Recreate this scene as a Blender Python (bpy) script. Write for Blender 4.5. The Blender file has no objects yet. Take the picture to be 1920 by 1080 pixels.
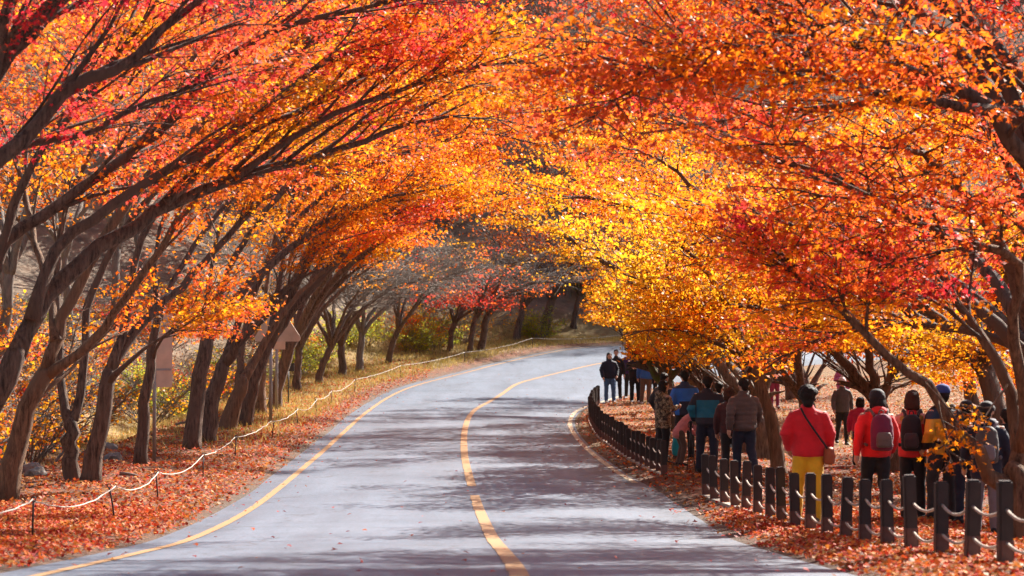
import bpy, bmesh, math, random
import numpy as np
from mathutils import Vector, Matrix, noise as mnoise

SC = bpy.context.scene
COL = SC.collection
random.seed(7)
RNG = np.random.default_rng(7)
R = math.radians

# ------------------------------------------------------------------ camera, sky, sun, exposure
F_PX = 4533.3           # focal length in pixels of the 1920 px wide photograph (85 mm)
HORIZON = 650.0
CAM_Z = 1.7
cam_d = bpy.data.cameras.new('camera')
cam = bpy.data.objects.new('camera', cam_d)
COL.objects.link(cam)
cam_d.lens = 85.0
cam_d.sensor_width = 36.0
cam_d.clip_end = 3000.0
cam_d.clip_start = 0.2
cam.location = (0, 0, CAM_Z)
cam.rotation_euler = (R(90) + math.atan((HORIZON - 540) / F_PX), 0, 0)
cam_d.dof.use_dof = True
cam_d.dof.focus_distance = 42.0
cam_d.dof.aperture_fstop = 3.2
SC.camera = cam

SUN_AZ, SUN_EL = R(40), R(38)      # azimuth measured from the view direction (+Y) towards +X
world = bpy.data.worlds.new('World')
SC.world = world
world.use_nodes = True
wn = world.node_tree.nodes
wl = world.node_tree.links
bg = wn['Background']
sky = wn.new('ShaderNodeTexSky')
sky.sky_type = 'NISHITA'
sky.sun_disc = False
sky.sun_elevation = SUN_EL
sky.sun_rotation = SUN_AZ
wl.new(sky.outputs[0], bg.inputs[0])
bg.inputs[1].default_value = 0.056
sun_d = bpy.data.lights.new('sun', 'SUN')
sun_d.energy = 5.0
sun_d.angle = R(0.53)
sun_d.color = (1.0, 0.945, 0.86)
sun = bpy.data.objects.new('sun', sun_d)
COL.objects.link(sun)
sdir = Vector((math.sin(SUN_AZ) * math.cos(SUN_EL), math.cos(SUN_AZ) * math.cos(SUN_EL), math.sin(SUN_EL)))
sun.rotation_euler = sdir.to_track_quat('Z', 'Y').to_euler()
sun.location = (20, 30, 30)

SC.view_settings.view_transform = 'Standard'
SC.view_settings.look = 'None'
SC.view_settings.exposure = 1.7
SC.view_settings.gamma = 1.0
SC.render.engine = 'CYCLES'
SC.cycles.use_denoising = True
SC.cycles.max_bounces = 6
SC.cycles.diffuse_bounces = 4
SC.cycles.glossy_bounces = 2
SC.cycles.transmission_bounces = 4
SC.cycles.use_adaptive_sampling = True
SC.cycles.adaptive_threshold = 0.02

# ------------------------------------------------------------------ the lie of the land
TY = np.array([-60, 0, 12, 18, 23, 28, 38, 50, 65, 78.7, 89, 95, 99, 103, 106.5, 112, 120, 140, 170, 220, 400.])
TH = np.array([1.0, 1.15, 1.47, 1.72, 1.965, 2.18, 2.37, 2.30, 2.08, 1.86, 1.32, .98, .677, .341, .03, -.25, -.66, -1.8, -3.5, -6, -14])
_h = np.diff(TY); _d = np.diff(TH) / _h
_m = np.zeros(len(TY))
for i in range(1, len(TY) - 1):
    if _d[i - 1] * _d[i] > 0:
        w1 = 2 * _h[i] + _h[i - 1]; w2 = _h[i] + 2 * _h[i - 1]
        _m[i] = (w1 + w2) / (w1 / _d[i - 1] + w2 / _d[i])


def z0(y):
    """height of the road surface at distance y"""
    x = np.asarray(y, float)
    i = np.clip(np.searchsorted(TY, x) - 1, 0, len(TY) - 2)
    t = (x - TY[i]) / _h[i]
    v = (2*t**3 - 3*t*t + 1)*TH[i] + (t**3 - 2*t*t + t)*_h[i]*_m[i] + (-2*t**3 + 3*t*t)*TH[i+1] + (t**3 - t*t)*_h[i]*_m[i+1]
    return CAM_Z - v


def smooth_line(pts, n=6):
    """Catmull-Rom through points"""
    P = np.array(pts, float)
    P = np.vstack([2*P[0] - P[1], P, 2*P[-1] - P[-2]])
    out = []
    for i in range(1, len(P) - 2):
        for k in range(n):
            t = k / n
            a, b, c, d = P[i-1], P[i], P[i+1], P[i+2]
            out.append(0.5*((2*b) + (-a + c)*t + (2*a - 5*b + 4*c - d)*t*t + (-a + 3*b - 3*c + d)*t**3))
    out.append(P[-2])
    return np.array(out)


def resample(P, step=None, n=None):
    d = np.r_[0, np.cumsum(np.linalg.norm(np.diff(P, axis=0), axis=1))]
    if n is None:
        n = max(2, int(d[-1] / step) + 1)
    s = np.linspace(0, d[-1], n)
    return np.stack([np.interp(s, d, P[:, k]) for k in range(P.shape[1])], 1)


LINE_L = smooth_line([(-3.8, -10), (-3.75, 5), (-3.7, 18), (-3.66, 28), (-3.86, 37), (-4.1, 50), (-4.27, 62), (-4.42, 75), (-4.2, 82.7), (-3.15, 89.4), (-0.5, 99), (3.2, 106.6), (10, 112.2), (20, 115.5), (34, 117)])
LINE_C = smooth_line([(0.2, -10), (0.15, 5), (0.06, 18), (-0.25, 28), (-0.58, 38), (-1.0, 51), (-1.22, 64), (-1.1, 75), (-0.3, 84), (0.6, 90), (3.4, 98.4), (7.0, 103), (12.5, 107), (21, 110), (34, 112)])
LINE_R = smooth_line([(3.0, -10), (2.9, 5), (2.72, 18), (2.55, 28), (2.56, 37), (2.1, 46), (1.74, 57), (1.72, 66), (2.2, 75), (3.3, 81), (5.2, 87), (8.0, 93), (11, 97.2), (15.5, 101), (22.5, 104), (34, 106.5)])


def seg_dist(Q, P):
    """distance of the points Q to the polyline P"""
    best = np.full(len(Q), 1e9)
    for a, b in zip(P[:-1], P[1:]):
        ab = b - a
        t = np.clip(((Q - a) @ ab) / (ab @ ab + 1e-12), 0, 1)
        d = np.linalg.norm(Q - a - t[:, None]*ab, axis=1)
        best = np.minimum(best, d)
    return best


def inside_poly(Q, P):
    x, y = Q[:, 0], Q[:, 1]
    c = np.zeros(len(Q), bool)
    j = len(P) - 1
    for i in range(len(P)):
        xi, yi = P[i]; xj, yj = P[j]
        if yi != yj:
            c ^= ((yi > y) != (yj > y)) & (x < (xj - xi)*(y - yi)/(yj - yi) + xi)
        j = i
    return c


def offset_line(P, d):
    t = np.gradient(P, axis=0)
    t /= np.linalg.norm(t, axis=1)[:, None]
    return P + np.stack([-t[:, 1], t[:, 0]], 1)*d


EDGE_L = offset_line(LINE_L, 0.42)     # tarmac ends a little outside the painted line
EDGE_R = LINE_R
ROAD_POLY = np.vstack([EDGE_L, EDGE_R[::-1]])
DL, DR = EDGE_L[::3], EDGE_R[::3]


def road_coords(Q):
    """signed distance outside the tarmac (negative inside) and +1 left / -1 right side"""
    dl, dr = seg_dist(Q, DL), seg_dist(Q, DR)
    ins = inside_poly(Q, ROAD_POLY)
    d = np.minimum(dl, dr)
    d = np.where(ins, -d, d)
    side = np.where(dl < dr, 1, -1)
    return d, side, dl, dr


def sstep(a, b, x):
    t = np.clip((x - a)/(b - a), 0, 1)
    return t*t*(3 - 2*t)


def vnoise(x, y, s=1.0, seed=0.0):
    """cheap smooth value noise for terrain and colours"""
    v = np.zeros_like(np.asarray(x, float))
    for k, (a, f) in enumerate(((1, 1), (.5, 2.1), (.25, 4.3))):
        v = v + a*np.sin(f*x/s*1.7 + 1.3*k + seed + 1.9*np.sin(f*y/s*1.1 + seed*2 + k))*np.cos(f*y/s*1.3 - 0.7*k + seed*1.7 + 1.4*np.sin(f*x/s*0.9 + seed + 2*k))
    return v/1.75


def ground_z(X, Y):
    X = np.atleast_1d(np.asarray(X, float)); Y = np.atleast_1d(np.asarray(Y, float))
    Q = np.stack([X, Y], 1)
    d, side, dl, dr = road_coords(Q)
    base = z0(np.minimum(Y, 125.0))
    z = base.copy()
    inside = d < 0
    z += np.where(inside, -0.02 - 0.12*np.clip(-d/0.5, 0, 1), -0.02 + 0.08*sstep(0, 0.7, d))
    # left bank: verge, shallow ditch, then the hillside
    L = (side > 0) & ~inside
    ditch = -0.55*sstep(4.2, 5.6, d)*(1 - sstep(6.2, 8.0, d))
    bank = 0.34*np.clip(d - 7.0, 0, 9) + 0.52*np.clip(d - 16, 0, 90)
    far = 1 - sstep(86, 100, Y)
    z += np.where(L, ditch*far + bank*far, 0)
    # right: level ground below the maples, a hillside far off
    Rr = (side < 0) & ~inside
    z += np.where(Rr, -0.10*sstep(1.5, 5, d)*(1 - sstep(86, 95, Y)) + 0.40*np.clip(X - 32, 0, 100)*sstep(30, 50, Y), 0)
    # the wooded hill that closes the valley
    z += 0.42*np.clip(Y - 119, 0, 150)*np.where(L | Rr, 1, 0)
    z += np.where(L & (Y > 86), sstep(86, 104, Y)*0.45*np.clip(d - 5.0, 0, 30), 0)
    z += np.where(d > 0.8, 0.05*vnoise(X, Y, 1.2)*sstep(.8, 2, d) + 0.25*vnoise(X, Y, 9, 2)*sstep(6, 14, d), 0)
    return z


def gz(x, y):
    return float(ground_z([x], [y])[0])


_ys = np.linspace(12, 130, 5000)
_py = HORIZON + F_PX*(CAM_Z - z0(_ys))/_ys


def ground_at(px, py):
    """(x, y) on the ground for a pixel of the photograph"""
    i = int(np.argmax(_py <= py)); y = _ys[i]
    return (px - 960)/F_PX*y, y


def at(px, py, y):
    """the point at distance y that the photograph shows at pixel px, py"""
    return Vector(((px - 960)/F_PX*y, y, CAM_Z + (HORIZON - py)/F_PX*y))


# ------------------------------------------------------------------ materials
def new_mat(name):
    m = bpy.data.materials.new(name)
    m.use_nodes = True
    nt = m.node_tree
    b = nt.nodes['Principled BSDF']
    return m, nt, b


def N(nt, kind, **kw):
    n = nt.nodes.new(kind)
    for k, v in kw.items():
        setattr(n, k, v)
    return n


def ramp(nt, fac, stops, interp='LINEAR'):
    r = N(nt, 'ShaderNodeValToRGB')
    r.color_ramp.interpolation = interp
    el = r.color_ramp.elements
    while len(el) < len(stops):
        el.new(0.5)
    for e, (p, c) in zip(el, stops):
        e.position = p
        e.color = (*c, 1) if len(c) == 3 else c
    nt.links.new(fac, r.inputs[0])
    return r.outputs[0]


def noise_tex(nt, scale, detail=4, rough=0.55, vec=None, dist=0.0):
    n = N(nt, 'ShaderNodeTexNoise')
    n.inputs['Scale'].default_value = scale
    n.inputs['Detail'].default_value = detail
    n.inputs['Roughness'].default_value = rough
    n.inputs['Distortion'].default_value = dist
    if vec is not None:
        nt.links.new(vec, n.inputs['Vector'])
    return n.outputs['Fac']


def mixc(nt, fac, a, b, mode='MIX'):
    m = N(nt, 'ShaderNodeMix', data_type='RGBA', blend_type=mode)
    for sock, v in ((m.inputs[0], fac), (m.inputs[6], a), (m.inputs[7], b)):
        if hasattr(v, 'is_output'):
            nt.links.new(v, sock)
        elif isinstance(v, (int, float)):
            sock.default_value = v
        else:
            sock.default_value = (*v, 1)
    return m.outputs[2]


def bump(nt, b, h, strength=0.4, dist=0.02):
    n = N(nt, 'ShaderNodeBump')
    n.inputs['Strength'].default_value = strength
    n.inputs['Distance'].default_value = dist
    nt.links.new(h, n.inputs['Height'])
    nt.links.new(n.outputs[0], b.inputs['Normal'])


def obj_coords(nt):
    return N(nt, 'ShaderNodeTexCoord').outputs['Object']


def geo_pos(nt):
    return N(nt, 'ShaderNodeNewGeometry').outputs['Position']


def scaled(nt, vec, s):
    m = N(nt, 'ShaderNodeMapping')
    m.inputs['Scale'].default_value = s
    nt.links.new(vec, m.inputs['Vector'])
    return m.outputs[0]


def mat_simple(name, col, rough=0.7, var=0.15, scale=8, bumps=0.0, metallic=0.0, spec=0.5):
    m, nt, b = new_mat(name)
    v = obj_coords(nt)
    f = noise_tex(nt, scale, 5, 0.6, v)
    c = ramp(nt, f, [(0.25, tuple(x*(1 - var) for x in col)), (0.75, tuple(min(1, x*(1 + var)) for x in col))])
    nt.links.new(c, b.inputs['Base Color'])
    b.inputs['Roughness'].default_value = rough
    b.inputs['Metallic'].default_value = metallic
    b.inputs['Specular IOR Level'].default_value = spec
    if bumps:
        bump(nt, b, noise_tex(nt, scale*4, 4, 0.6, v), bumps, 0.01)
    return m


def mat_leaf(name, trans=0.5, rough=0.42, spec=0.32):
    """thin leaf: colour from the leaf's own colour attribute; light passes through it"""
    m, nt, b = new_mat(name)
    a = N(nt, 'ShaderNodeAttribute', attribute_name='leaf_colour')
    b.inputs['Roughness'].default_value = rough
    b.inputs['Specular IOR Level'].default_value = spec
    nt.links.new(a.outputs['Color'], b.inputs['Base Color'])
    t = N(nt, 'ShaderNodeBsdfTranslucent')
    nt.links.new(a.outputs['Color'], t.inputs['Color'])
    mx = N(nt, 'ShaderNodeMixShader')
    mx.inputs[0].default_value = trans
    nt.links.new(b.outputs[0], mx.inputs[1])
    nt.links.new(t.outputs[0], mx.inputs[2])
    nt.links.new(mx.outputs[0], nt.nodes['Material Output'].inputs['Surface'])
    return m


def mat_bark(name, dark, light, moss=None):
    m, nt, b = new_mat(name)
    v = geo_pos(nt)
    f = noise_tex(nt, 8, 7, 0.72, scaled(nt, v, (2.6, 2.6, 0.4)))
    g = noise_tex(nt, 1.3, 4, 0.6, v)
    c = ramp(nt, f, [(0.36, dark), (0.62, light)])
    c2 = mixc(nt, ramp(nt, g, [(0.45, (0, 0, 0)), (0.65, (1, 1, 1))]), c, tuple(0.55*(x + y) for x, y in zip(dark, light)))
    if moss:
        h = noise_tex(nt, 2.0, 5, 0.7, v)
        c2 = mixc(nt, ramp(nt, h, [(0.5, (0, 0, 0)), (0.62, (1, 1, 1))]), c2, moss)
    nt.links.new(c2, b.inputs['Base Color'])
    b.inputs['Roughness'].default_value = 0.85
    b.inputs['Specular IOR Level'].default_value = 0.3
    bump(nt, b, noise_tex(nt, 10, 7, 0.75, scaled(nt, v, (2.5, 2.5, 0.4))), 1.0, 0.06)
    return m


def mat_asphalt():
    m, nt, b = new_mat('asphalt')
    v = geo_pos(nt)
    f = noise_tex(nt, 0.45, 6, 0.65, v)
    c = ramp(nt, f, [(0.3, (0.086, 0.108, 0.147)), (0.7, (0.140, 0.167, 0.214))])
    # aggregate
    vo = N(nt, 'ShaderNodeTexVoronoi'); vo.inputs['Scale'].default_value = 55
    nt.links.new(v, vo.inputs['Vector'])
    sep = N(nt, 'ShaderNodeSeparateColor'); nt.links.new(vo.outputs['Color'], sep.inputs[0])
    c = mixc(nt, 0.55, c, ramp(nt, sep.outputs[0], [(0.0, (0.28, 0.28, 0.28)), (0.6, (0.5, 0.5, 0.5)), (1.0, (0.78, 0.78, 0.76))]), 'OVERLAY')
    # wheel wear and stains along the lanes
    s = noise_tex(nt, 1.6, 6, 0.7, scaled(nt, v, (1.0, 0.10, 1)))
    c = mixc(nt, 0.5, c, ramp(nt, s, [(0.32, (0.30, 0.30, 0.31)), (0.68, (0.64, 0.64, 0.64))]), 'OVERLAY')
    st = noise_tex(nt, 2.6, 5, 0.7, v, 0.5)
    c = mixc(nt, ramp(nt, st, [(0.64, (0, 0, 0)), (0.74, (0.55, 0.55, 0.55))]), c, (0.06, 0.058, 0.06))
    # wheel tracks worn into both lanes
    la = N(nt, 'ShaderNodeAttribute', attribute_name='lane')
    sl = N(nt, 'ShaderNodeSeparateColor'); nt.links.new(la.outputs['Color'], sl.inputs[0])
    ad = N(nt, 'ShaderNodeMath', operation='ADD'); nt.links.new(sl.outputs[0], ad.inputs[0])
    wob = N(nt, 'ShaderNodeMath', operation='MULTIPLY'); nt.links.new(noise_tex(nt, 0.5, 3, .6, v), wob.inputs[0]); wob.inputs[1].default_value = .05
    nt.links.new(wob.outputs[0], ad.inputs[1])
    tr = ramp(nt, ad.outputs[0], [(0.06, (.40, .39, .39)), (.16, (.53, .53, .53)), (.27, (.46, .46, .46)), (.38, (.54, .54, .54)), (.5, (.42, .42, .42)), (.64, (.54, .54, .54)), (.75, (.46, .46, .46)), (.86, (.54, .54, .54)), (.97, (.38, .37, .36))])
    c = mixc(nt, 0.8, c, tr, 'OVERLAY')
    # fine cracks
    cr = N(nt, 'ShaderNodeTexVoronoi', feature='DISTANCE_TO_EDGE'); cr.inputs['Scale'].default_value = 0.42
    wv = N(nt, 'ShaderNodeVectorMath', operation='ADD'); nt.links.new(v, wv.inputs[0])
    nz = N(nt, 'ShaderNodeTexNoise'); nz.inputs['Scale'].default_value = 1.8; nz.inputs['Detail'].default_value = 5
    nt.links.new(v, nz.inputs['Vector']); nt.links.new(nz.outputs['Color'], wv.inputs[1])
    nt.links.new(wv.outputs[0], cr.inputs['Vector'])
    c = mixc(nt, ramp(nt, cr.outputs['Distance'], [(0.0, (0.75, 0.75, 0.75)), (0.012, (0, 0, 0))]), c, (0.035, 0.033, 0.034))
    nt.links.new(c, b.inputs['Base Color'])
    b.inputs['Roughness'].default_value = 0.58
    b.inputs['Specular IOR Level'].default_value = 0.5
    bump(nt, b, vo.outputs['Distance'], 0.35, 0.01)
    return m


def mat_paint(name, col):
    m, nt, b = new_mat(name)
    v = geo_pos(nt)
    f = noise_tex(nt, 7, 6, 0.7, v)
    g = noise_tex(nt, 40, 4, 0.75, v)
    c = ramp(nt, f, [(0.25, tuple(0.72*x for x in col)), (0.65, col)])
    c = mixc(nt, ramp(nt, g, [(0.52, (0, 0, 0)), (0.66, (0.9, 0.9, 0.9))]), c, (0.15, 0.14, 0.14))
    nt.links.new(c, b.inputs['Base Color'])
    b.inputs['Roughness'].default_value = 0.6
    return m


def mat_ground():
    m, nt, b = new_mat('leaf_litter_ground')
    v = geo_pos(nt)
    vo = N(nt, 'ShaderNodeTexVoronoi')
    vo.inputs['Scale'].default_value = 13
    nt.links.new(v, vo.inputs['Vector'])
    sep = N(nt, 'ShaderNodeSeparateColor')
    nt.links.new(vo.outputs['Color'], sep.inputs[0])
    leaf = ramp(nt, sep.outputs[0], [(0.0, (0.05, 0.02, 0.013)), (0.25, (0.15, 0.035, 0.015)), (0.5, (0.24, 0.075, 0.025)), (0.75, (0.18, 0.09, 0.045)), (1.0, (0.10, 0.06, 0.035))])
    soil = ramp(nt, noise_tex(nt, 3, 6, 0.7, v), [(0.3, (0.06, 0.04, 0.03)), (0.7, (0.16, 0.115, 0.08))])
    a = N(nt, 'ShaderNodeAttribute', attribute_name='cover')
    sp = N(nt, 'ShaderNodeSeparateColor')
    nt.links.new(a.outputs['Color'], sp.inputs[0])
    c = mixc(nt, sp.outputs[0], soil, leaf)
    grass = ramp(nt, noise_tex(nt, 6, 5, 0.7, v), [(0.3, (0.17, 0.12, 0.04)), (0.55, (0.36, 0.25, 0.08)), (0.75, (0.22, 0.21, 0.05))])
    c = mixc(nt, sp.outputs[1], c, grass)
    hill = ramp(nt, noise_tex(nt, 0.9, 7, 0.75, v), [(0.3, (0.06, 0.045, 0.035)), (0.5, (0.20, 0.145, 0.10)), (0.7, (0.34, 0.24, 0.16))])
    c = mixc(nt, sp.outputs[2], c, hill)
    nt.links.new(c, b.inputs['Base Color'])
    b.inputs['Roughness'].default_value = 0.85
    b.inputs['Specular IOR Level'].default_value = 0.25
    bump(nt, b, noise_tex(nt, 22, 5, 0.75, v), 0.9, 0.05)
    return m


M = {}
M['asphalt'] = mat_asphalt()
M['yellow_paint'] = mat_paint('worn_yellow_road_paint', (0.44, 0.23, 0.085))
M['pale_paint'] = mat_paint('worn_pale_road_paint', (0.5, 0.40, 0.26))
M['ground'] = mat_ground()
M['leaf'] = mat_leaf('maple_leaf', 0.68, 0.48)
M['litter'] = mat_leaf('fallen_leaf', 0.25, 0.6, 0.15)
M['grass'] = mat_leaf('dry_grass', 0.35, 0.6)
M['bark'] = mat_bark('maple_bark', (0.035, 0.022, 0.017), (0.24, 0.155, 0.11))
M['bark_warm'] = mat_bark('warm_brown_bark', (0.06, 0.032, 0.02), (0.31, 0.18, 0.105))
M['bark_moss'] = mat_bark('mossy_bark', (0.045, 0.035, 0.026), (0.16, 0.115, 0.08), (0.10, 0.12, 0.03))
M['bark_grey'] = mat_bark('grey_bark', (0.10, 0.08, 0.065), (0.32, 0.26, 0.21))
M['post'] = mat_simple('brown_stained_post', (0.032, 0.021, 0.018), 0.7, 0.3, 6, 0.4)
M['post_foot'] = mat_simple('reddish_post_foot', (0.12, 0.05, 0.038), 0.7, 0.3, 8, 0.4)
M['rope'] = mat_simple('weathered_rope', (0.46, 0.38, 0.31), 0.9, 0.25, 30, 0.6)
M['white_rope'] = mat_simple('white_rope', (0.5, 0.44, 0.38), 0.85, 0.15, 30, 0.4)
M['concrete'] = mat_simple('pale_concrete', (0.36, 0.31, 0.25), 0.85, 0.25, 5, 0.5)
M['steel'] = mat_simple('galvanised_steel', (0.30, 0.29, 0.29), 0.45, 0.2, 6, 0.1, 0.6)
M['board_back'] = mat_simple('bare_sign_back', (0.62, 0.45, 0.33), 0.55, 0.15, 4, 0.1)
M['black_board'] = mat_simple('black_sign_face', (0.02, 0.018, 0.018), 0.5, 0.3, 6)
M['stake'] = mat_simple('rusty_iron_stake', (0.05, 0.03, 0.025), 0.7, 0.3, 9)
M['stone'] = mat_simple('grey_stone', (0.20, 0.165, 0.135), 0.85, 0.45, 3, 0.8)
M['rot'] = mat_simple('fallen_branch_wood', (0.20, 0.15, 0.12), 0.85, 0.35, 5, 0.6)


# ------------------------------------------------------------------ mesh helpers
def link(o, parent=None):
    COL.objects.link(o)
    if parent is not None:
        o.parent = parent
    return o


def tag(o, label=None, cat=None, group=None, kind=None):
    for k, v in (('label', label), ('category', cat), ('group', group), ('kind', kind)):
        if v:
            o[k] = v
    return o


def empty(name, loc=(0, 0, 0)):
    o = bpy.data.objects.new(name, None)
    o.empty_display_size = 0.2
    o.location = loc
    return link(o)


def mesh_np(name, V, Fs, mat, parent=None, colours=None, smooth=False, origin=None, attr='leaf_colour'):
    """one mesh object from arrays; Fs is a list of (m, k) index arrays"""
    if not isinstance(Fs, (list, tuple)):
        Fs = [Fs]
    me = bpy.data.meshes.new(name)
    V = np.asarray(V, np.float32)
    if origin is not None:
        V = V - np.asarray(origin, np.float32)
    me.vertices.add(len(V))
    me.vertices.foreach_set('co', V.ravel())
    nl = sum(f.size for f in Fs); npoly = sum(len(f) for f in Fs)
    me.loops.add(nl)
    me.loops.foreach_set('vertex_index', np.concatenate([f.ravel() for f in Fs]).astype(np.int32))
    me.polygons.add(npoly)
    st = []; k = 0
    for f in Fs:
        st.append(k + np.arange(len(f))*f.shape[1]); k += f.size
    me.polygons.foreach_set('loop_start', np.concatenate(st).astype(np.int32))
    if smooth:
        me.polygons.foreach_set('use_smooth', np.ones(npoly, bool))
    me.update(calc_edges=True)
    if colours is not None:
        a = me.attributes.new(attr, 'FLOAT_COLOR', 'POINT')
        c = np.ones((len(V), 4), np.float32); c[:, :3] = colours
        a.data.foreach_set('color', c.ravel())
    if mat is not None:
        me.materials.append(mat)
    o = bpy.data.objects.new(name, me)
    if origin is not None and parent is None:
        o.location = origin
    return link(o, parent)


class Tubes:
    """collects tapered tubes into one mesh"""
    def __init__(self):
        self.V = []; self.Q = []; self.T = []; self.n = 0

    def add(self, P, rad, sides=8, cap=True, wob=0.0):
        P = np.asarray(P, float); n = len(P)
        rad = np.broadcast_to(np.asarray(rad, float), (n,))
        t = np.gradient(P, axis=0)
        t /= np.linalg.norm(t, axis=1)[:, None] + 1e-9
        ref = np.array([0.3, 0.2, 1.0]) if abs(t[0, 2]) < 0.85 else np.array([1.0, 0.2, 0.1])
        a = np.cross(t, ref); a /= np.linalg.norm(a, axis=1)[:, None] + 1e-9
        b = np.cross(t, a)
        ang = np.linspace(0, 2*np.pi, sides, endpoint=False)
        rr = np.repeat(rad[:, None], sides, 1)
        if wob:
            rr = rr*(1 + wob*RNG.normal(size=(n, sides))*0.5 + wob*np.sin(3*ang + RNG.random()*6)[None, :])
        V = P[:, None, :] + rr[..., None]*(np.cos(ang)[None, :, None]*a[:, None, :] + np.sin(ang)[None, :, None]*b[:, None, :])
        i = np.arange(n - 1)[:, None]*sides; k = np.arange(sides)[None, :]; k2 = (k + 1) % sides
        Q = np.stack([i + k, i + k2, i + sides + k2, i + sides + k], -1).reshape(-1, 4) + self.n
        self.V.append(V.reshape(-1, 3)); self.Q.append(Q)
        m = n*sides
        if cap:
            self.V.append(P[[0, -1]])
            kk = np.arange(sides); k3 = (kk + 1) % sides
            self.T.append(np.stack([np.full(sides, m), k3, kk], 1) + self.n)
            self.T.append(np.stack([np.full(sides, m + 1), (n - 1)*sides + kk, (n - 1)*sides + k3], 1) + self.n)
            m += 2
        self.n += m

    def build(self, name, mat, parent=None, origin=None, smooth=True):
        Fs = [np.concatenate(self.Q)] if self.Q else []
        if self.T:
            Fs.append(np.concatenate(self.T))
        return mesh_np(name, np.concatenate(self.V), Fs, mat, parent, None, smooth, origin)


# leaf outlines (unit size, stalk at the bottom): star-shaped maple leaf, three-lobed, kite
def _pol(l):
    return np.array([(r*math.sin(R(a)), r*math.cos(R(a))) for a, r in l])


LEAF = {
    'star': _pol([(180, .30), (118, .62), (88, .30), (58, .92), (28, .36), (0, 1.0), (-28, .36), (-58, .92), (-88, .30), (-118, .62)]),
    'tri': _pol([(180, .35), (85, .80), (35, .40), (0, 1.0), (-35, .40), (-85, .80)]),
    'kite': _pol([(180, .45), (75, .55), (0, 1.0), (-75, .55)]),
}


def leaf_mesh_arrays(C, Nn, size, shape):
    """leaf polygons at centres C with normals Nn"""
    n = len(C)
    T = LEAF[shape]; k = len(T)
    Nn = Nn/(np.linalg.norm(Nn, axis=1)[:, None] + 1e-9)
    r = RNG.normal(size=(n, 3)); r[:, 2] -= 0.5
    u = r - (r*Nn).sum(1)[:, None]*Nn
    u /= np.linalg.norm(u, axis=1)[:, None] + 1e-9
    w = np.cross(Nn, u)
    S = np.broadcast_to(np.asarray(size, float), (n,))[:, None, None]*0.5
    curl = -0.22*np.abs(T[:, 0])**1.5
    V = C[:, None, :] + S*(T[None, :, 0, None]*w[:, None, :] + T[None, :, 1, None]*u[:, None, :] + curl[None, :, None]*Nn[:, None, :])
    Fc = np.arange(n*k).reshape(n, k)
    return V.reshape(-1, 3), Fc


PAL = np.array([(0.42, 0.012, 0.03), (0.82, 0.05, 0.06), (0.92, 0.14, 0.045), (0.90, 0.17, 0.012), (0.93, 0.29, 0.012), (0.92, 0.37, 0.012), (0.88, 0.455, 0.02), (0.45, 0.46, 0.05)])
PALX = np.array([0, .16, .32, .46, .6, .74, .88, 1.0])


def palette(t):
    t = np.clip(t, 0, 1)
    return np.stack([np.interp(t, PALX, PAL[:, k]) for k in range(3)], 1)


# ------------------------------------------------------------------ ground, road, paint
def build_ground():
    xs = np.r_[np.linspace(-160, -32, 22), np.linspace(-30, -9, 30)[:-1], np.arange(-9, 9.01, 0.36), np.linspace(9.5, 34, 34), np.linspace(37, 200, 20)]
    ys = np.r_[np.linspace(-40, 11, 14), np.arange(12, 60, 0.55), np.arange(60, 122, 0.9), np.linspace(123, 180, 26), np.linspace(184, 420, 18)]
    X, Y = np.meshgrid(xs, ys)
    Z = ground_z(X.ravel(), Y.ravel())
    V = np.stack([X.ravel(), Y.ravel(), Z], 1)
    ny, nx = X.shape
    i = np.arange(ny - 1)[:, None]*nx; j = np.arange(nx - 1)[None, :]
    Q = np.stack([i + j, i + j + 1, i + nx + j + 1, i + nx + j], -1).reshape(-1, 4)
    d, side, dl, dr = road_coords(V[:, :2])
    leaf = sstep(0.0, 0.35, d)
    y = V[:, 1]
    gr = np.where(side > 0, sstep(50, 74, y)*sstep(0.5, 1.8, d)*(0.75 + 0.45*vnoise(V[:, 0], y, 2.0, 1)), sstep(48, 60, y)*0.25*(1 + vnoise(V[:, 0], y, 3, 4)))
    hill = np.where(side > 0, sstep(6, 10, d), sstep(30, 40, V[:, 0])) + sstep(112, 122, y)
    cov = np.stack([leaf, np.clip(gr, 0, 1), np.clip(hill, 0, 1)], 1)
    o = mesh_np('ground', V, Q, M['ground'], None, cov, True, None, 'cover')
    tag(o, kind='structure')


def ribbon(name, A, B, mat, lift, cols=2, ymin=None):
    n = 260
    A = resample(A, n=n); B = resample(B, n=n)
    t = np.linspace(0, 1, cols)
    P = A[:, None, :]*(1 - t)[None, :, None] + B[:, None, :]*t[None, :, None]
    Z = z0(P[..., 1]) + lift
    V = np.concatenate([P, Z[..., None]], -1).reshape(-1, 3)
    i = np.arange(n - 1)[:, None]*cols; j = np.arange(cols - 1)[None, :]
    Q = np.stack([i + j, i + j + 1, i + cols + j + 1, i + cols + j], -1).reshape(-1, 4)
    o = mesh_np(name, V, Q, mat, None, None, True)
    return o


def cut(P, y0, y1):
    D = resample(P, 0.1)
    return D[(D[:, 1] >= y0) & (D[:, 1] <= y1)]


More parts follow.
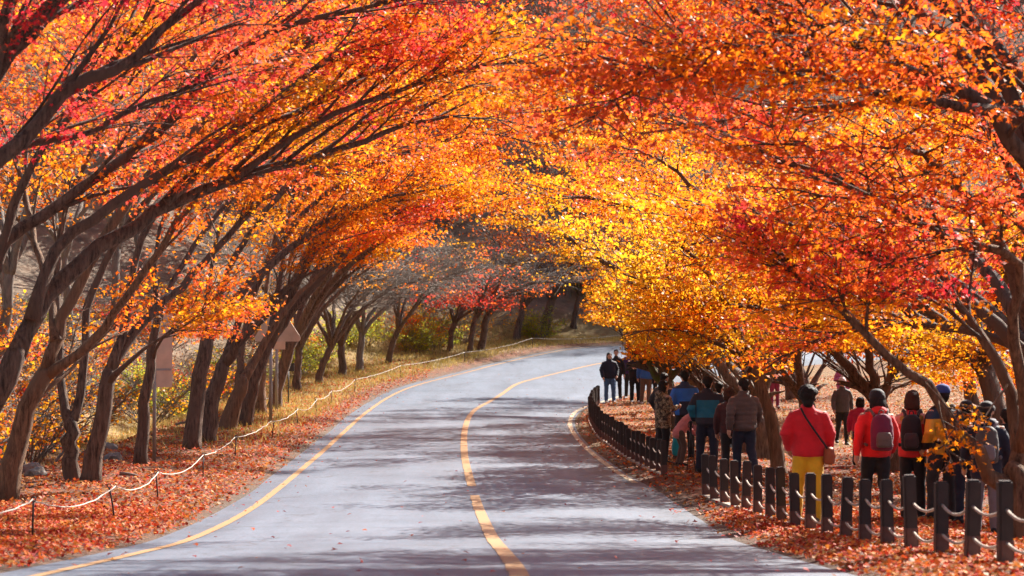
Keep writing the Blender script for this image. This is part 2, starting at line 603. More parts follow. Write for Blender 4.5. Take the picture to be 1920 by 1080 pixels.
def build_road():
    # follow the three surveyed lines so that the lanes keep their width round the bend
    n = 420
    ok = []
    def par(P):
        return resample(P, n=n)
    # stations matched by nearest points on the centre line
    Cn = par(LINE_C)
    tang = np.gradient(Cn, axis=0); tang /= np.linalg.norm(tang, axis=1)[:, None]
    nor = np.stack([-tang[:, 1], tang[:, 0]], 1)
    def hit(P, sgn):
        out = np.zeros(n)
        D = resample(P, 0.08)
        for i in range(n):
            r = D - Cn[i]
            al = np.abs(r @ tang[i]); la = (r @ nor[i])*sgn
            m = np.where((la > 0) & (la < 9), al, 1e9)
            k = int(np.argmin(m))
            out[i] = la[k] if m[k] < 0.3 else np.nan
        g = ~np.isnan(out)
        return np.interp(np.arange(n), np.arange(n)[g], out[g])
    wl_, wr_ = hit(EDGE_L, 1), hit(EDGE_R, -1)
    cols = np.array([1, .75, .5, .25, 0, -.25, -.5, -.75, -1])
    off = np.where(cols[None, :] > 0, cols[None, :]*wl_[:, None], cols[None, :]*wr_[:, None])
    P = Cn[:, None, :] + off[..., None]*nor[:, None, :]
    crown = 0.04*(1 - cols**2)
    Z = z0(P[..., 1]) + crown[None, :] - 0.03
    V = np.concatenate([P, Z[..., None]], -1).reshape(-1, 3)
    k = len(cols)
    i = np.arange(n - 1)[:, None]*k; j = np.arange(k - 1)[None, :]
    Q = np.stack([i + j + 1, i + j, i + k + j, i + k + j + 1], -1).reshape(-1, 4)
    lane = np.zeros((n*k, 3)); lane[:, 0] = np.tile((1 - cols)/2, n)
    road = mesh_np('road', V, Q, M['asphalt'], None, lane, True, None, 'lane')
    tag(road, kind='structure')

    def stripe(name, lat0, lat1, s0, s1, mat, label):
        """paint between two lateral positions (in metres left of the centre line)"""
        a0, a1 = lat0, lat1
        idx = np.arange(n)[(Cn[:, 1] >= s0) & (Cn[:, 1] <= s1)]
        fine = resample(Cn[idx], 0.25)
        tt = np.gradient(fine, axis=0); tt /= np.linalg.norm(tt, axis=1)[:, None]
        nn = np.stack([-tt[:, 1], tt[:, 0]], 1)
        s = np.linspace(idx[0], idx[-1], len(fine))
        L0 = a0(s) if callable(a0) else np.full(len(fine), a0)
        L1 = a1(s) if callable(a1) else np.full(len(fine), a1)
        rag = 0.006*RNG.normal(size=len(fine))
        A = fine + nn*(L0 + rag)[:, None]; B = fine + nn*L1[:, None]
        def zz(Pp, lat):
            wl2 = np.interp(s, np.arange(n), wl_); wr2 = np.interp(s, np.arange(n), wr_)
            u = np.where(lat > 0, lat/wl2, lat/wr2)
            return z0(Pp[:, 1]) + 0.04*(1 - u*u) - 0.03 + 0.006
        VA = np.c_[A, zz(A, L0)]; VB = np.c_[B, zz(B, L1)]
        m = len(fine)
        V = np.vstack([VA, VB]); i = np.arange(m - 1)
        Qs = np.stack([i + m, i, i + 1, i + m + 1], 1)
        o = mesh_np(name, V, Qs, mat, None, None, True)
        return tag(o, label=label, kind='structure')
    stripe('center_line', 0.075, -0.075, 32.4 + 8.2, 112, M['yellow_paint'], 'yellow centre line painted along the bending road')
    stripe('center_line', 0.075, -0.075, 8, 38.7, M['yellow_paint'], 'yellow centre line stretch running out of the picture')
    stripe('edge_line', lambda s: np.interp(s, np.arange(n), wl_) - 0.37, lambda s: np.interp(s, np.arange(n), wl_) - 0.49, 6, 112, M['yellow_paint'], 'yellow edge line beside the leaf strewn verge')
    stripe('edge_line', lambda s: -np.interp(s, np.arange(n), wr_) + 0.20, lambda s: -np.interp(s, np.arange(n), wr_) + 0.08, 42, 84, M['pale_paint'], 'faded pale edge line beside the post fence')


build_ground()
build_road()

# ------------------------------------------------------------------ trees
UP = np.array([0, 0, 1.0])


def unit(v):
    return v/(np.linalg.norm(v) + 1e-9)


def arc(p, d, length, n, rise=0.0, droop=0.0, wig=0.08):
    """a wandering branch from p in direction d; rise bends it up, droop bends it down towards the end"""
    P = [np.array(p, float)]; d = unit(np.array(d, float)); st = length/(n - 1)
    for k in range(n - 1):
        d = unit(d + UP*(rise*(1 - k/n) - droop*(k/n)) + RNG.normal(size=3)*wig)
        P.append(P[-1] + d*st)
    return np.array(P)


def tree(name, label, base, limbs, palette_t, bark='bark', shape='tri', leaf=0.10, n_sub=9, n_twig=7, leaves=55, sub_len=(1.2, 2.6), cat='tree', group=None,
         pspread=0.10, limit=None, start=0.4, twig_len=(0.5, 1.0), leafless=0.0, drop=0.05, down=0.15, cvar=0.10, grad=None, tip_keep=1.0, filt=None, bark_twig=None, trim=True, fwd=(0.5, 1.1), lat=(0.3, 1.1), thick=0.035):
    """limbs: list of (points (n,3), radius at the foot, radius at the tip, bears twigs?)"""
    root = empty(name, base)
    tag(root, label, cat, group)
    tb = Tubes(); tw = Tubes()
    centres = []; normals = []; offs = []; darks = []
    tr_end = None
    for item in limbs:
        P, r0, r1 = item[:3]
        opts = item[3] if len(item) > 3 else {}
        P = np.asarray(P, float)
        S = smooth_line(P, 8)
        if filt is not None and opts.get('sub', 1) and trim:
            okl = filt(S) | (np.arange(len(S)) < len(S)*0.3) | (S[:, 0] < -4.2)
            if not okl.all():
                S = S[:max(6, int(np.argmin(okl)))]
        n = max(8, int(np.linalg.norm(np.diff(S, axis=0), axis=1).sum()/0.28))
        D = resample(S, n=n)
        D[1:-1] += RNG.normal(size=(n - 2, 3))*min(0.02, r0*0.15)
        t = np.linspace(0, 1, n)
        rad = r1 + (r0 - r1)*(1 - t)**opts.get('taper', 0.9)
        if opts.get('flare', 0):
            rad = rad*(1 + opts['flare']*np.exp(-t*n*0.22/0.25))
        if tr_end is None:
            tr_end = (D[-1].copy(), rad[-1])
            if opts.get('sub', 1) == 0:
                dv = unit(D[-1] - D[-2])
                D = np.vstack([D, D[-1] + dv*rad[-1]*.7, D[-1] + dv*rad[-1]*1.1]); rad = np.r_[rad, rad[-1]*.72, rad[-1]*.25]
                n = len(D)
        else:
            ds = np.linalg.norm(D - D[0], axis=1)
            if np.linalg.norm(D[0] - tr_end[0]) < 0.35 and tr_end[1] > r0:
                rad = rad + (tr_end[1]*0.8 - r0)*np.exp(-(ds/(0.22 + tr_end[1]*.8))**1.3) if tr_end[1]*.8 > r0 else rad
            elif r0 > 0.02:
                rad = rad + r0*0.35*np.exp(-ds/0.15)
        tb.add(D, rad, 10 if r0 > 0.07 else 6, wob=0.06)
        tg = np.gradient(D, axis=0); tg /= np.linalg.norm(tg, axis=1)[:, None]
        ns = opts.get('sub', n_sub); s0 = opts.get('start', start)
        for q in range(ns):
            s = s0 + (1 - s0)*(q + RNG.random())/ns
            i = min(n - 1, int(s*(n - 1)))
            d = tg[i]
            side = unit(np.cross(d, UP) + 1e-6)*(1 if q % 2 else -1)
            dd = unit(d*RNG.uniform(*fwd) + side*RNG.uniform(*lat) + UP*RNG.uniform(-0.25, 0.45))
            ln = RNG.uniform(*opts.get('sub_len', sub_len))*(1 - 0.35*s)
            B = arc(D[i], dd, ln, 8, 0.06, opts.get('bdroop', 0.10), 0.11)
            sub_off = RNG.normal()*cvar*0.7
            rs = max(0.010, min(rad[i]*0.55, thick))
            if filt is not None:
                okb = filt(B)
                if not okb[3] and not okb[-1]:
                    continue
                okb[:4] = True
                if not okb.all():
                    cutn = int(np.argmin(okb))
                    B = resample(B[:max(3, cutn)], n=8)
            tw.add(resample(B, n=6), np.linspace(rs, 0.006, 6), 4, cap=False)
            bt = np.gradient(B, axis=0); bt /= np.linalg.norm(bt, axis=1)[:, None]
            nt_ = opts.get('n_twig', n_twig)
            bare_sub = RNG.random() < 0.07
            sub_dark = RNG.uniform(.7, 1.1)
            for k in range(nt_):
                u = 0.25 + 0.75*(k + RNG.random())/nt_
                j = min(7, int(u*7))
                sd = unit(np.cross(bt[j], UP) + 1e-6)*(1 if k % 2 else -1)
                td = unit(bt[j]*RNG.uniform(0.4, 1.0) + sd*RNG.uniform(0.2, 1.0) + UP*RNG.uniform(-0.30, 0.2))
                tl = RNG.uniform(*opts.get('twig_len', twig_len))
                Tn = arc(B[j], td, tl, 4, 0.0, down, 0.10)
                if filt is not None and not filt(Tn[-1:])[0]:
                    continue
                tw.add(Tn[[0, 2, 3]] if n_twig < 10 else Tn, np.linspace(0.010, 0.004, 3 if n_twig < 10 else 4), 3, cap=False)
                m = int(leaves*RNG.uniform(0.5, 1.4)*opts.get('dens', 1.0))
                if bare_sub or (leafless and RNG.random() < leafless):
                    continue
                if m > 0:
                    f = np.clip(np.array([.9, 1.5, 2.1, 2.6, 2.95])[RNG.integers(0, 5, m)] + RNG.normal(size=m)*.14, 0, 2.999)
                    i0 = np.minimum(f.astype(int), 2); fr = (f - i0)[:, None]
                    c = Tn[i0]*(1 - fr) + Tn[i0 + 1]*fr
                    hs = unit(np.cross(td, UP) + 1e-6)
                    fw = np.cross(UP, hs)
                    c = c + hs*RNG.normal(size=(m, 1))*pspread*1.6 + fw*RNG.normal(size=(m, 1))*pspread*1.3 + UP*(RNG.normal(size=(m, 1))*drop - drop)
                    centres.append(c)
                    offs.append(np.full(m, RNG.normal()*cvar*0.55 + sub_off))
                    darks.append(np.full(m, sub_dark))
                    pl = unit(UP + RNG.normal(size=3)*0.35)
                    normals.append(pl*0.75 + RNG.normal(size=(m, 3))*0.55)
    o = np.array(base)
    tb.build('trunk', M[bark], root, o)
    tag(tw.build('branches', M[bark_twig or bark], root, o), kind='stuff')
    nleaf = 0
    if centres:
        C = np.concatenate(centres); Nn = np.concatenate(normals); off = np.concatenate(offs); dark = np.concatenate(darks)
        if filt is not None:
            g = filt(C); C = C[g]; Nn = Nn[g]; off = off[g]; dark = dark[g]
        nleaf = len(C)
        sz = leaf*RNG.uniform(0.5, 1.35, len(C))
        V, Fc = leaf_mesh_arrays(C, Nn, sz, shape)
        sd = RNG.random()*9
        big = vnoise(C[:, 0] + 0.6*C[:, 1], C[:, 2]*2.2 + 0.4*C[:, 1], 1.6, sd)
        mid = vnoise(C[:, 0] - C[:, 1], C[:, 2]*3 + C[:, 0], 0.5, sd + 3)
        t = palette_t + SHIFT + off + cvar*1.0*big + cvar*0.5*mid + RNG.normal(size=len(C))*0.05
        if grad is not None:
            t = t + grad(C)
        t = np.where(palette_t < .9, np.minimum(t, .86 + .03*RNG.random(len(C))), t)
        cl = np.minimum(palette(t)*RNG.uniform(0.82, 1.12, (len(C), 1))*dark[:, None], .97)
        tag(mesh_np('crown', V, Fc, M['leaf'], root, np.repeat(cl, Fc.shape[1], 0), False, o), kind='stuff')
    return root, nleaf


def px_limb(pts, y0, y1=None):
    """a limb drawn over the photograph: [(px, py)], running from distance y0 to y1"""
    y1 = y0 if y1 is None else y1
    n = len(pts)
    return np.array([at(p[0], p[1], y0 + (y1 - y0)*i/(n - 1)) for i, p in enumerate(pts)])


def auto_limbs(base, lean, H, spread, n=4, fork=1.4, r=0.15, up=0.75, length=5.0, seed=0, trunk_lean=0.35, low=0):
    """trunk that leans and forks into arching limbs"""
    g = np.random.default_rng(seed)
    b = np.array(base, float)
    lv = np.array([math.sin(lean), math.cos(lean), 0])
    top = b + lv*fork*trunk_lean + UP*fork
    tr = np.array([b - UP*0.15, b + lv*fork*trunk_lean*0.35 + UP*fork*0.5, top])
    out = [(tr, r, r*0.82, dict(sub=0, flare=0.35))]
    for k in range(n):
        a = lean + spread*(((k + 0.5)/n - 0.5)*2) + g.normal()*0.15
        hd = np.array([math.sin(a), math.cos(a), 0])
        ln = length*g.uniform(0.8, 1.15)
        toward = 0.5 + 0.5*math.cos(a - lean)
        e0 = up*g.uniform(0.9, 1.25)
        P = [top - UP*0.12*g.random()]
        d = unit(hd*0.55 + lv*trunk_lean*0.6 + UP*(0.8 + e0*0.4))
        m = 7
        for i in range(m):
            f = i/m
            d = unit(d + hd*0.26*1.6/(0.8 + up)*(0.6 + 0.5*toward) - UP*0.13*f/max(up, 0.3) + g.normal(size=3)*0.07)
            P.append(P[-1] + d*ln/m)
        P = np.array(P)
        s = H/max(0.1, (P[:, 2] - b[2]).max())
        if s < 1:
            P[:, 2] = b[2] + fork + (P[:, 2] - b[2] - fork)*((H - fork)/max(0.1, (P[:, 2] - b[2] - fork).max()))
        out.append((P, r*g.uniform(0.5, 0.68), 0.014))
    for k in range(low):
        a = lean + (k/max(1, low - 1) - .5)*2*1.9 + g.normal()*.2
        hd = np.array([math.sin(a), math.cos(a), 0])
        P = [top + UP*0.1]
        d = unit(hd + UP*0.75)
        for i in range(6):
            d = unit(d + hd*.1 - UP*0.22 + g.normal(size=3)*.07)
            P.append(P[-1] + d*length*.72/6)
        out.append((np.array(P), r*.34, .01, dict(sub=8, start=.4, sub_len=(.7, 1.5), bdroop=.2)))
    return out


COUNT = []
SHIFT = 0.07


def T(*a, **k):
    root, n = tree(*a, **k)
    COUNT.append((root.name, n))
    return root


def gbase(px, py):
    x, y = ground_at(px, py)
    return (x, y, gz(x, y))


# leaves must not hang into the traffic tunnel: the opening that the road keeps free below the arch
def clear_road(C):
    """the road keeps its opening below the arch of boughs"""
    sy = C[:, 1]
    px = 960 + C[:, 0]/sy*F_PX
    py = HORIZON - (C[:, 2] - CAM_Z)/sy*F_PX
    X = C[:, 0]
    h = C[:, 2] - z0(np.minimum(sy, 125))
    onroad = (X > -5.2 - 2.5*sstep(40, 52, sy)) & (X < 2.0) & (h < 4.35 + 0.45*np.sin(sy*0.9 + X*1.3)) & (sy < 100)
    far = sstep(50, 62, sy)
    bend = (X > -7.5 + 2*np.sin(sy*.7)) & (X < 1.4 + 0.05*(sy - 60)) & (h < (4.75 + 0.5*np.sin(sy*1.3 + X*2))*far) & (sy > 50)
    return ~(onroad | bend)


# --- the row on the bank, leaning over the road
def left_trees():
    y = 24.0
    b = (-7.4, y, gz(-7.4, y))
    t0 = px_limb([(-440, 1030), (-330, 760), (-230, 560), (-130, 420)], y)
    t0[0] = np.array(b) - UP*0.1
    T('maple_tree', 'dark maple outside the picture edge whose thick limbs cross the top corner above the bank', b, [
        (t0, 0.24, 0.17, dict(sub=0, flare=.3)),
        (px_limb([(-130, 420), (-60, 230), (0, 110), (50, 55), (115, -5), (210, -90), (330, -170)], y), 0.15, 0.03),
        (px_limb([(-130, 420), (-40, 330), (52, 254), (119, 171), (207, 135), (260, 93), (332, 31), (380, -10), (470, -70)], y, y + 1), 0.10, 0.02),
        (px_limb([(-230, 560), (-100, 380), (0, 300), (52, 270), (130, 260), (223, 218), (330, 170), (420, 140)], y, y + 1.5), 0.07, 0.014),
        (px_limb([(-150, 470), (-40, 200), (10, 20), (60, -150), (180, -330)], y, y - 1), 0.09, 0.02),
    ], 0.17, shape='star', leaf=0.09, n_sub=9, n_twig=6, leaves=40, start=0.35, pspread=0.085, thick=.045, fwd=(.9, 1.4), lat=(.2, .7))
    y = 30.0
    x = -7.6
    b = (x, y, gz(x, y))
    t0 = px_limb([(-190, 1000), (-80, 850), (0, 735), (30, 665)], y)
    t0[0] = np.array(b) - UP*0.1
    T('maple_tree', 'thick dark maple at the picture edge with one long limb sweeping up over the road', b, [
        (t0, 0.2, 0.135, dict(sub=0, flare=.3)),
        (px_limb([(30, 665), (60, 600), (100, 540), (180, 470), (250, 430), (311, 379), (441, 332), (508, 316), (640, 280), (760, 235), (880, 215)], y, y + 2), 0.125, 0.014, dict(sub=15, start=.3)),
        (px_limb([(-80, 850), (-40, 640), (0, 472), (57, 415), (155, 353), (228, 300), (290, 249), (350, 180), (430, 110), (520, 50)], y, y + 1), 0.12, 0.016, dict(sub=13, start=.4)),
        (px_limb([(60, 600), (90, 500), (130, 440), (210, 385), (290, 330), (350, 300), (430, 255), (520, 180), (600, 120), (700, 80)], y, y + 1), 0.085, 0.014, dict(sub=13)),
        (px_limb([(-20, 560), (20, 400), (70, 290), (150, 190), (250, 60), (330, -60)], y, y - 0.6), 0.07, 0.014),
        (px_limb([(441, 332), (560, 250), (680, 190), (800, 150), (920, 120), (1040, 115)], y + 1, y + 1.5), 0.05, 0.012, dict(sub=13, start=.3)),
        (px_limb([(350, 180), (450, 90), (560, 40), (700, 10), (840, -20), (960, -30)], y + 1, y), 0.05, 0.012, dict(sub=12, start=.3)),
        (px_limb([(311, 379), (400, 300), (480, 240), (560, 210), (660, 150), (780, 110), (860, 90)], y + .8, y + 2), 0.05, 0.012, dict(sub=10)),
    ], 0.40, shape='star', leaf=0.098, n_sub=10, n_twig=6, leaves=42, sub_len=(1.3, 2.8), pspread=0.09, thick=.04, fwd=(.9, 1.4), lat=(.2, .7), cvar=.19)
    y = 36.3
    b = gbase(8, 945)
    t0 = px_limb([(8, 950), (25, 860), (55, 760), (85, 700)], b[1])
    y = b[1]
    T('maple_tree', 'maple at the picture edge forking low, its limbs leaning to the road', b, [
        (t0, 0.17, 0.13, dict(sub=0, flare=.3)),
        (px_limb([(85, 700), (105, 640), (130, 565), (190, 450), (260, 350), (330, 270), (420, 190), (520, 110), (640, 60), (780, 40), (900, 60), (1010, 60)], y, y + 1), 0.10, 0.014, dict(sub=18)),
        (px_limb([(85, 705), (165, 650), (210, 595), (245, 545), (300, 470), (345, 400), (420, 330), (520, 250), (640, 200)], y, y - 1), 0.075, 0.012),
        (px_limb([(60, 760), (100, 720), (140, 690), (160, 660), (240, 620)], y, y + 1.5), 0.045, 0.012, dict(sub=3)),
        (px_limb([(105, 640), (90, 540), (60, 430), (30, 300), (-30, 150)], y, y + 2), 0.07, 0.014),
    ], 0.5, shape='tri', leaf=0.1, n_sub=11, n_twig=6, leaves=42, bark='bark_warm', pspread=0.095, thick=.04, fwd=(.9, 1.4), lat=(.2, .7), cvar=.13)
    b = gbase(133, 908); y = b[1]
    T('maple_tree', 'maple with an upright trunk forking like a tuning fork on the bank', b, [
        (px_limb([(133, 912), (134, 850), (133, 795)], y), 0.15, 0.12, dict(sub=0, flare=.2)),
        (px_limb([(133, 800), (118, 740), (112, 640), (104, 540), (120, 400), (170, 280), (240, 160), (330, 60)], y, y + 1), 0.085, 0.014),
        (px_limb([(133, 800), (152, 740), (160, 640), (168, 560), (215, 460), (290, 360), (390, 280), (520, 210), (640, 150)], y, y + 1), 0.085, 0.014),
    ], 0.5, shape='tri', leaf=0.1, n_sub=12, n_twig=6, leaves=42, pspread=0.1, thick=.04, fwd=(.9, 1.4), lat=(.2, .7), cvar=.13)
    b = gbase(170, 912); y = b[1]
    T('maple_tree', 'maple leaning from the bank beside the forked one, rope stake before it', b, [
        (px_limb([(168, 916), (188, 800), (205, 700)], y), 0.16, 0.125, dict(sub=0, flare=.3)),
        (px_limb([(205, 700), (240, 640), (275, 598), (310, 560), (345, 535), (420, 450), (500, 370), (600, 320), (720, 290)], y, y + 2), 0.09, 0.014),
        (px_limb([(205, 700), (232, 620), (245, 560), (255, 480), (310, 370), (400, 260), (500, 170), (600, 90)], y, y + 1), 0.08, 0.014),
        (px_limb([(200, 720), (230, 690), (290, 640), (350, 610), (400, 560)], y, y - 1), 0.04, 0.01, dict(sub=6, start=.55)),
    ], 0.5, shape='tri', leaf=0.1, n_sub=12, n_twig=6, leaves=42, pspread=0.1, thick=.04, fwd=(.9, 1.4), lat=(.2, .7), cvar=.13)
    b = gbase(266, 876); y = b[1]
    T('maple_tree', 'slim straight maple beside the board with a steel pole', b, [
        (px_limb([(265, 880), (272, 760), (282, 690), (296, 600)], y), 0.125, 0.085, dict(sub=0, flare=.3)),
        (px_limb([(296, 600), (320, 540), (370, 450), (450, 360), (560, 280), (680, 220)], y, y + 2), 0.07, 0.012),
        (px_limb([(285, 680), (300, 640), (340, 610), (380, 600), (420, 585)], y, y - 1.5), 0.035, 0.01, dict(sub=6, start=.3, sub_len=(.6, 1.2))),
        (px_limb([(296, 600), (290, 500), (310, 400), (370, 280), (450, 150)], y, y + 1), 0.06, 0.012),
    ], 0.38, shape='tri', leaf=0.10, n_sub=11, n_twig=7, leaves=44, pspread=0.12)
    b = gbase(362, 848); y = b[1]
    T('maple_tree', 'maple with rim lit trunk, first of the dense clump on the verge', b, [
        (px_limb([(360, 852), (367, 760), (378, 690), (388, 640)], y), 0.185, 0.15, dict(sub=0, flare=.25)),
        (px_limb([(388, 640), (420, 585), (470, 530), (540, 470), (620, 410), (720, 370), (840, 350)], y, y + 2), 0.12, 0.014),
        (px_limb([(380, 680), (384, 600), (392, 530), (410, 440), (450, 340), (520, 230), (600, 140)], y, y + 2), 0.07, 0.014),
        (px_limb([(388, 640), (405, 570), (440, 480), (510, 380), (600, 300), (720, 230), (860, 180), (1000, 170), (1100, 190)], y, y + 1), 0.08, 0.014, dict(sub=20)),
    ], 0.5, shape='tri', leaf=0.10, n_sub=14, n_twig=7, leaves=46, pspread=0.13, filt=clear_road)
    b = gbase(388, 834); y = b[1]
    T('maple_tree', 'maple behind the rim lit one with a heavy limb bending far over the road', b, [
        (px_limb([(388, 838), (400, 750), (418, 685)], y), 0.2, 0.16, dict(sub=0, flare=.25)),
        (px_limb([(418, 685), (465, 620), (520, 555), (570, 520), (640, 490), (700, 470), (790, 450), (880, 420)], y, y - 2), 0.13, 0.014, dict(start=.45)),
        (px_limb([(418, 685), (450, 600), (500, 500), (570, 400), (660, 330), (780, 280), (900, 250), (1020, 270)], y, y + 2), 0.09, 0.014),
        (px_limb([(430, 660), (500, 590), (560, 520), (620, 440), (700, 380), (800, 330)], y, y - 1), 0.07, 0.012),
    ], 0.47, shape='tri', leaf=0.10, n_sub=14, n_twig=7, leaves=46, pspread=0.13, filt=clear_road)
    b = gbase(428, 808); y = b[1]
    T('maple_tree', 'maple of warm brown bark with a hollow below its low fork', b, [
        (px_limb([(426, 812), (440, 760), (455, 715)], y), 0.23, 0.17, dict(sub=0, flare=.3)),
        (px_limb([(455, 715), (480, 670), (520, 600), (570, 540), (650, 480), (740, 430), (840, 390), (960, 350)], y, y + 2), 0.12, 0.014),
        (px_limb([(450, 725), (452, 660), (470, 580), (510, 470), (570, 370), (660, 270), (770, 190)], y, y + 3), 0.10, 0.014),
        (px_limb([(520, 600), (560, 500), (620, 400), (720, 310), (840, 240), (960, 170), (1080, 120)], y + 1, y + 2), 0.07, 0.012, dict(sub=18)),
    ], 0.52, bark='bark_warm', shape='kite', leaf=0.115, n_sub=14, n_twig=7, leaves=48, pspread=0.14, filt=clear_road)
    b = gbase(486, 782); y = b[1]
    T('maple_tree', 'straight warm brown trunk like a post beside the triangular board', b, [
        (px_limb([(486, 785), (487, 730), (490, 680), (500, 640)], y), 0.2, 0.15, dict(sub=0, flare=.25)),
        (px_limb([(500, 640), (540, 580), (600, 520), (680, 450), (780, 390), (900, 340)], y, y + 3), 0.10, 0.014),
        (px_limb([(500, 640), (520, 560), (560, 450), (640, 330), (740, 220), (840, 120)], y, y + 3), 0.09, 0.014),
        (px_limb([(500, 640), (500, 540), (520, 420), (560, 280), (620, 130)], y, y + 3), 0.08, 0.014),
    ], 0.5, bark='bark_warm', shape='kite', leaf=0.12, n_sub=15, n_twig=8, leaves=50, pspread=0.15, sub_len=(1.4, 2.8), filt=clear_road)
    # further along: half bare trees
    for k, (px, py, lab, pt, bare, ln) in enumerate((
            (557, 737, 'sparse maple with a twin stem behind the small black board', .5, .95, 5.5),
            (597, 722, 'leaning bare maple next beyond the small black board', .45, .96, 4.8),
            (643, 706, 'straight bare trunk on the grassy verge', .5, .96, 5.0),
            (672, 697, 'pale barked bare tree forking wide on the grassy verge', .5, .95, 4.8),
            (728, 684, 'bare maple leaning over the far end of the grassy verge', .3, .95, 4.8))):
        b = gbase(px, py)
        T('bare_maple', lab, b, auto_limbs(b, R(70 + 8*k), 7.0 if k else 8.5, R(165), 6, 1.5 - .15*(k % 3), (.15, .14, .16, .15, .13)[k], 1.5, ln, 40 + k, (.05, .35, -.05, .1, .3)[k]), pt, bark='bark_grey' if k == 3 else 'bark', bark_twig='bark_grey',
          shape='kite', leaf=0.12, n_sub=12, n_twig=11, leaves=26, leafless=bare, pspread=0.16, twig_len=(0.8, 1.5), group='bare maples along the verge')
    # tall crowns behind, arching over the bend
    for k, (x, y, lab, pt, ln, H) in enumerate((
            (-7.3, 74, 'tall orange maple arching over the bend from the bank', .50, 7.2, 11),
            (-7.0, 63, 'broad orange maple reaching over the middle of the road', .46, 7.4, 10))):
        b = (x, y, gz(x, y))
        T('maple_tree', lab, b, auto_limbs(b, R(85), H, R(75), 6, 2.2, 0.2, 1.7, ln*1.25, 60 + k, 0.3), pt, shape='kite', leaf=0.135, n_sub=13, n_twig=8, leaves=52, pspread=0.18,
          twig_len=(.7, 1.3), sub_len=(1.5, 3.2), filt=clear_road, cvar=0.13)


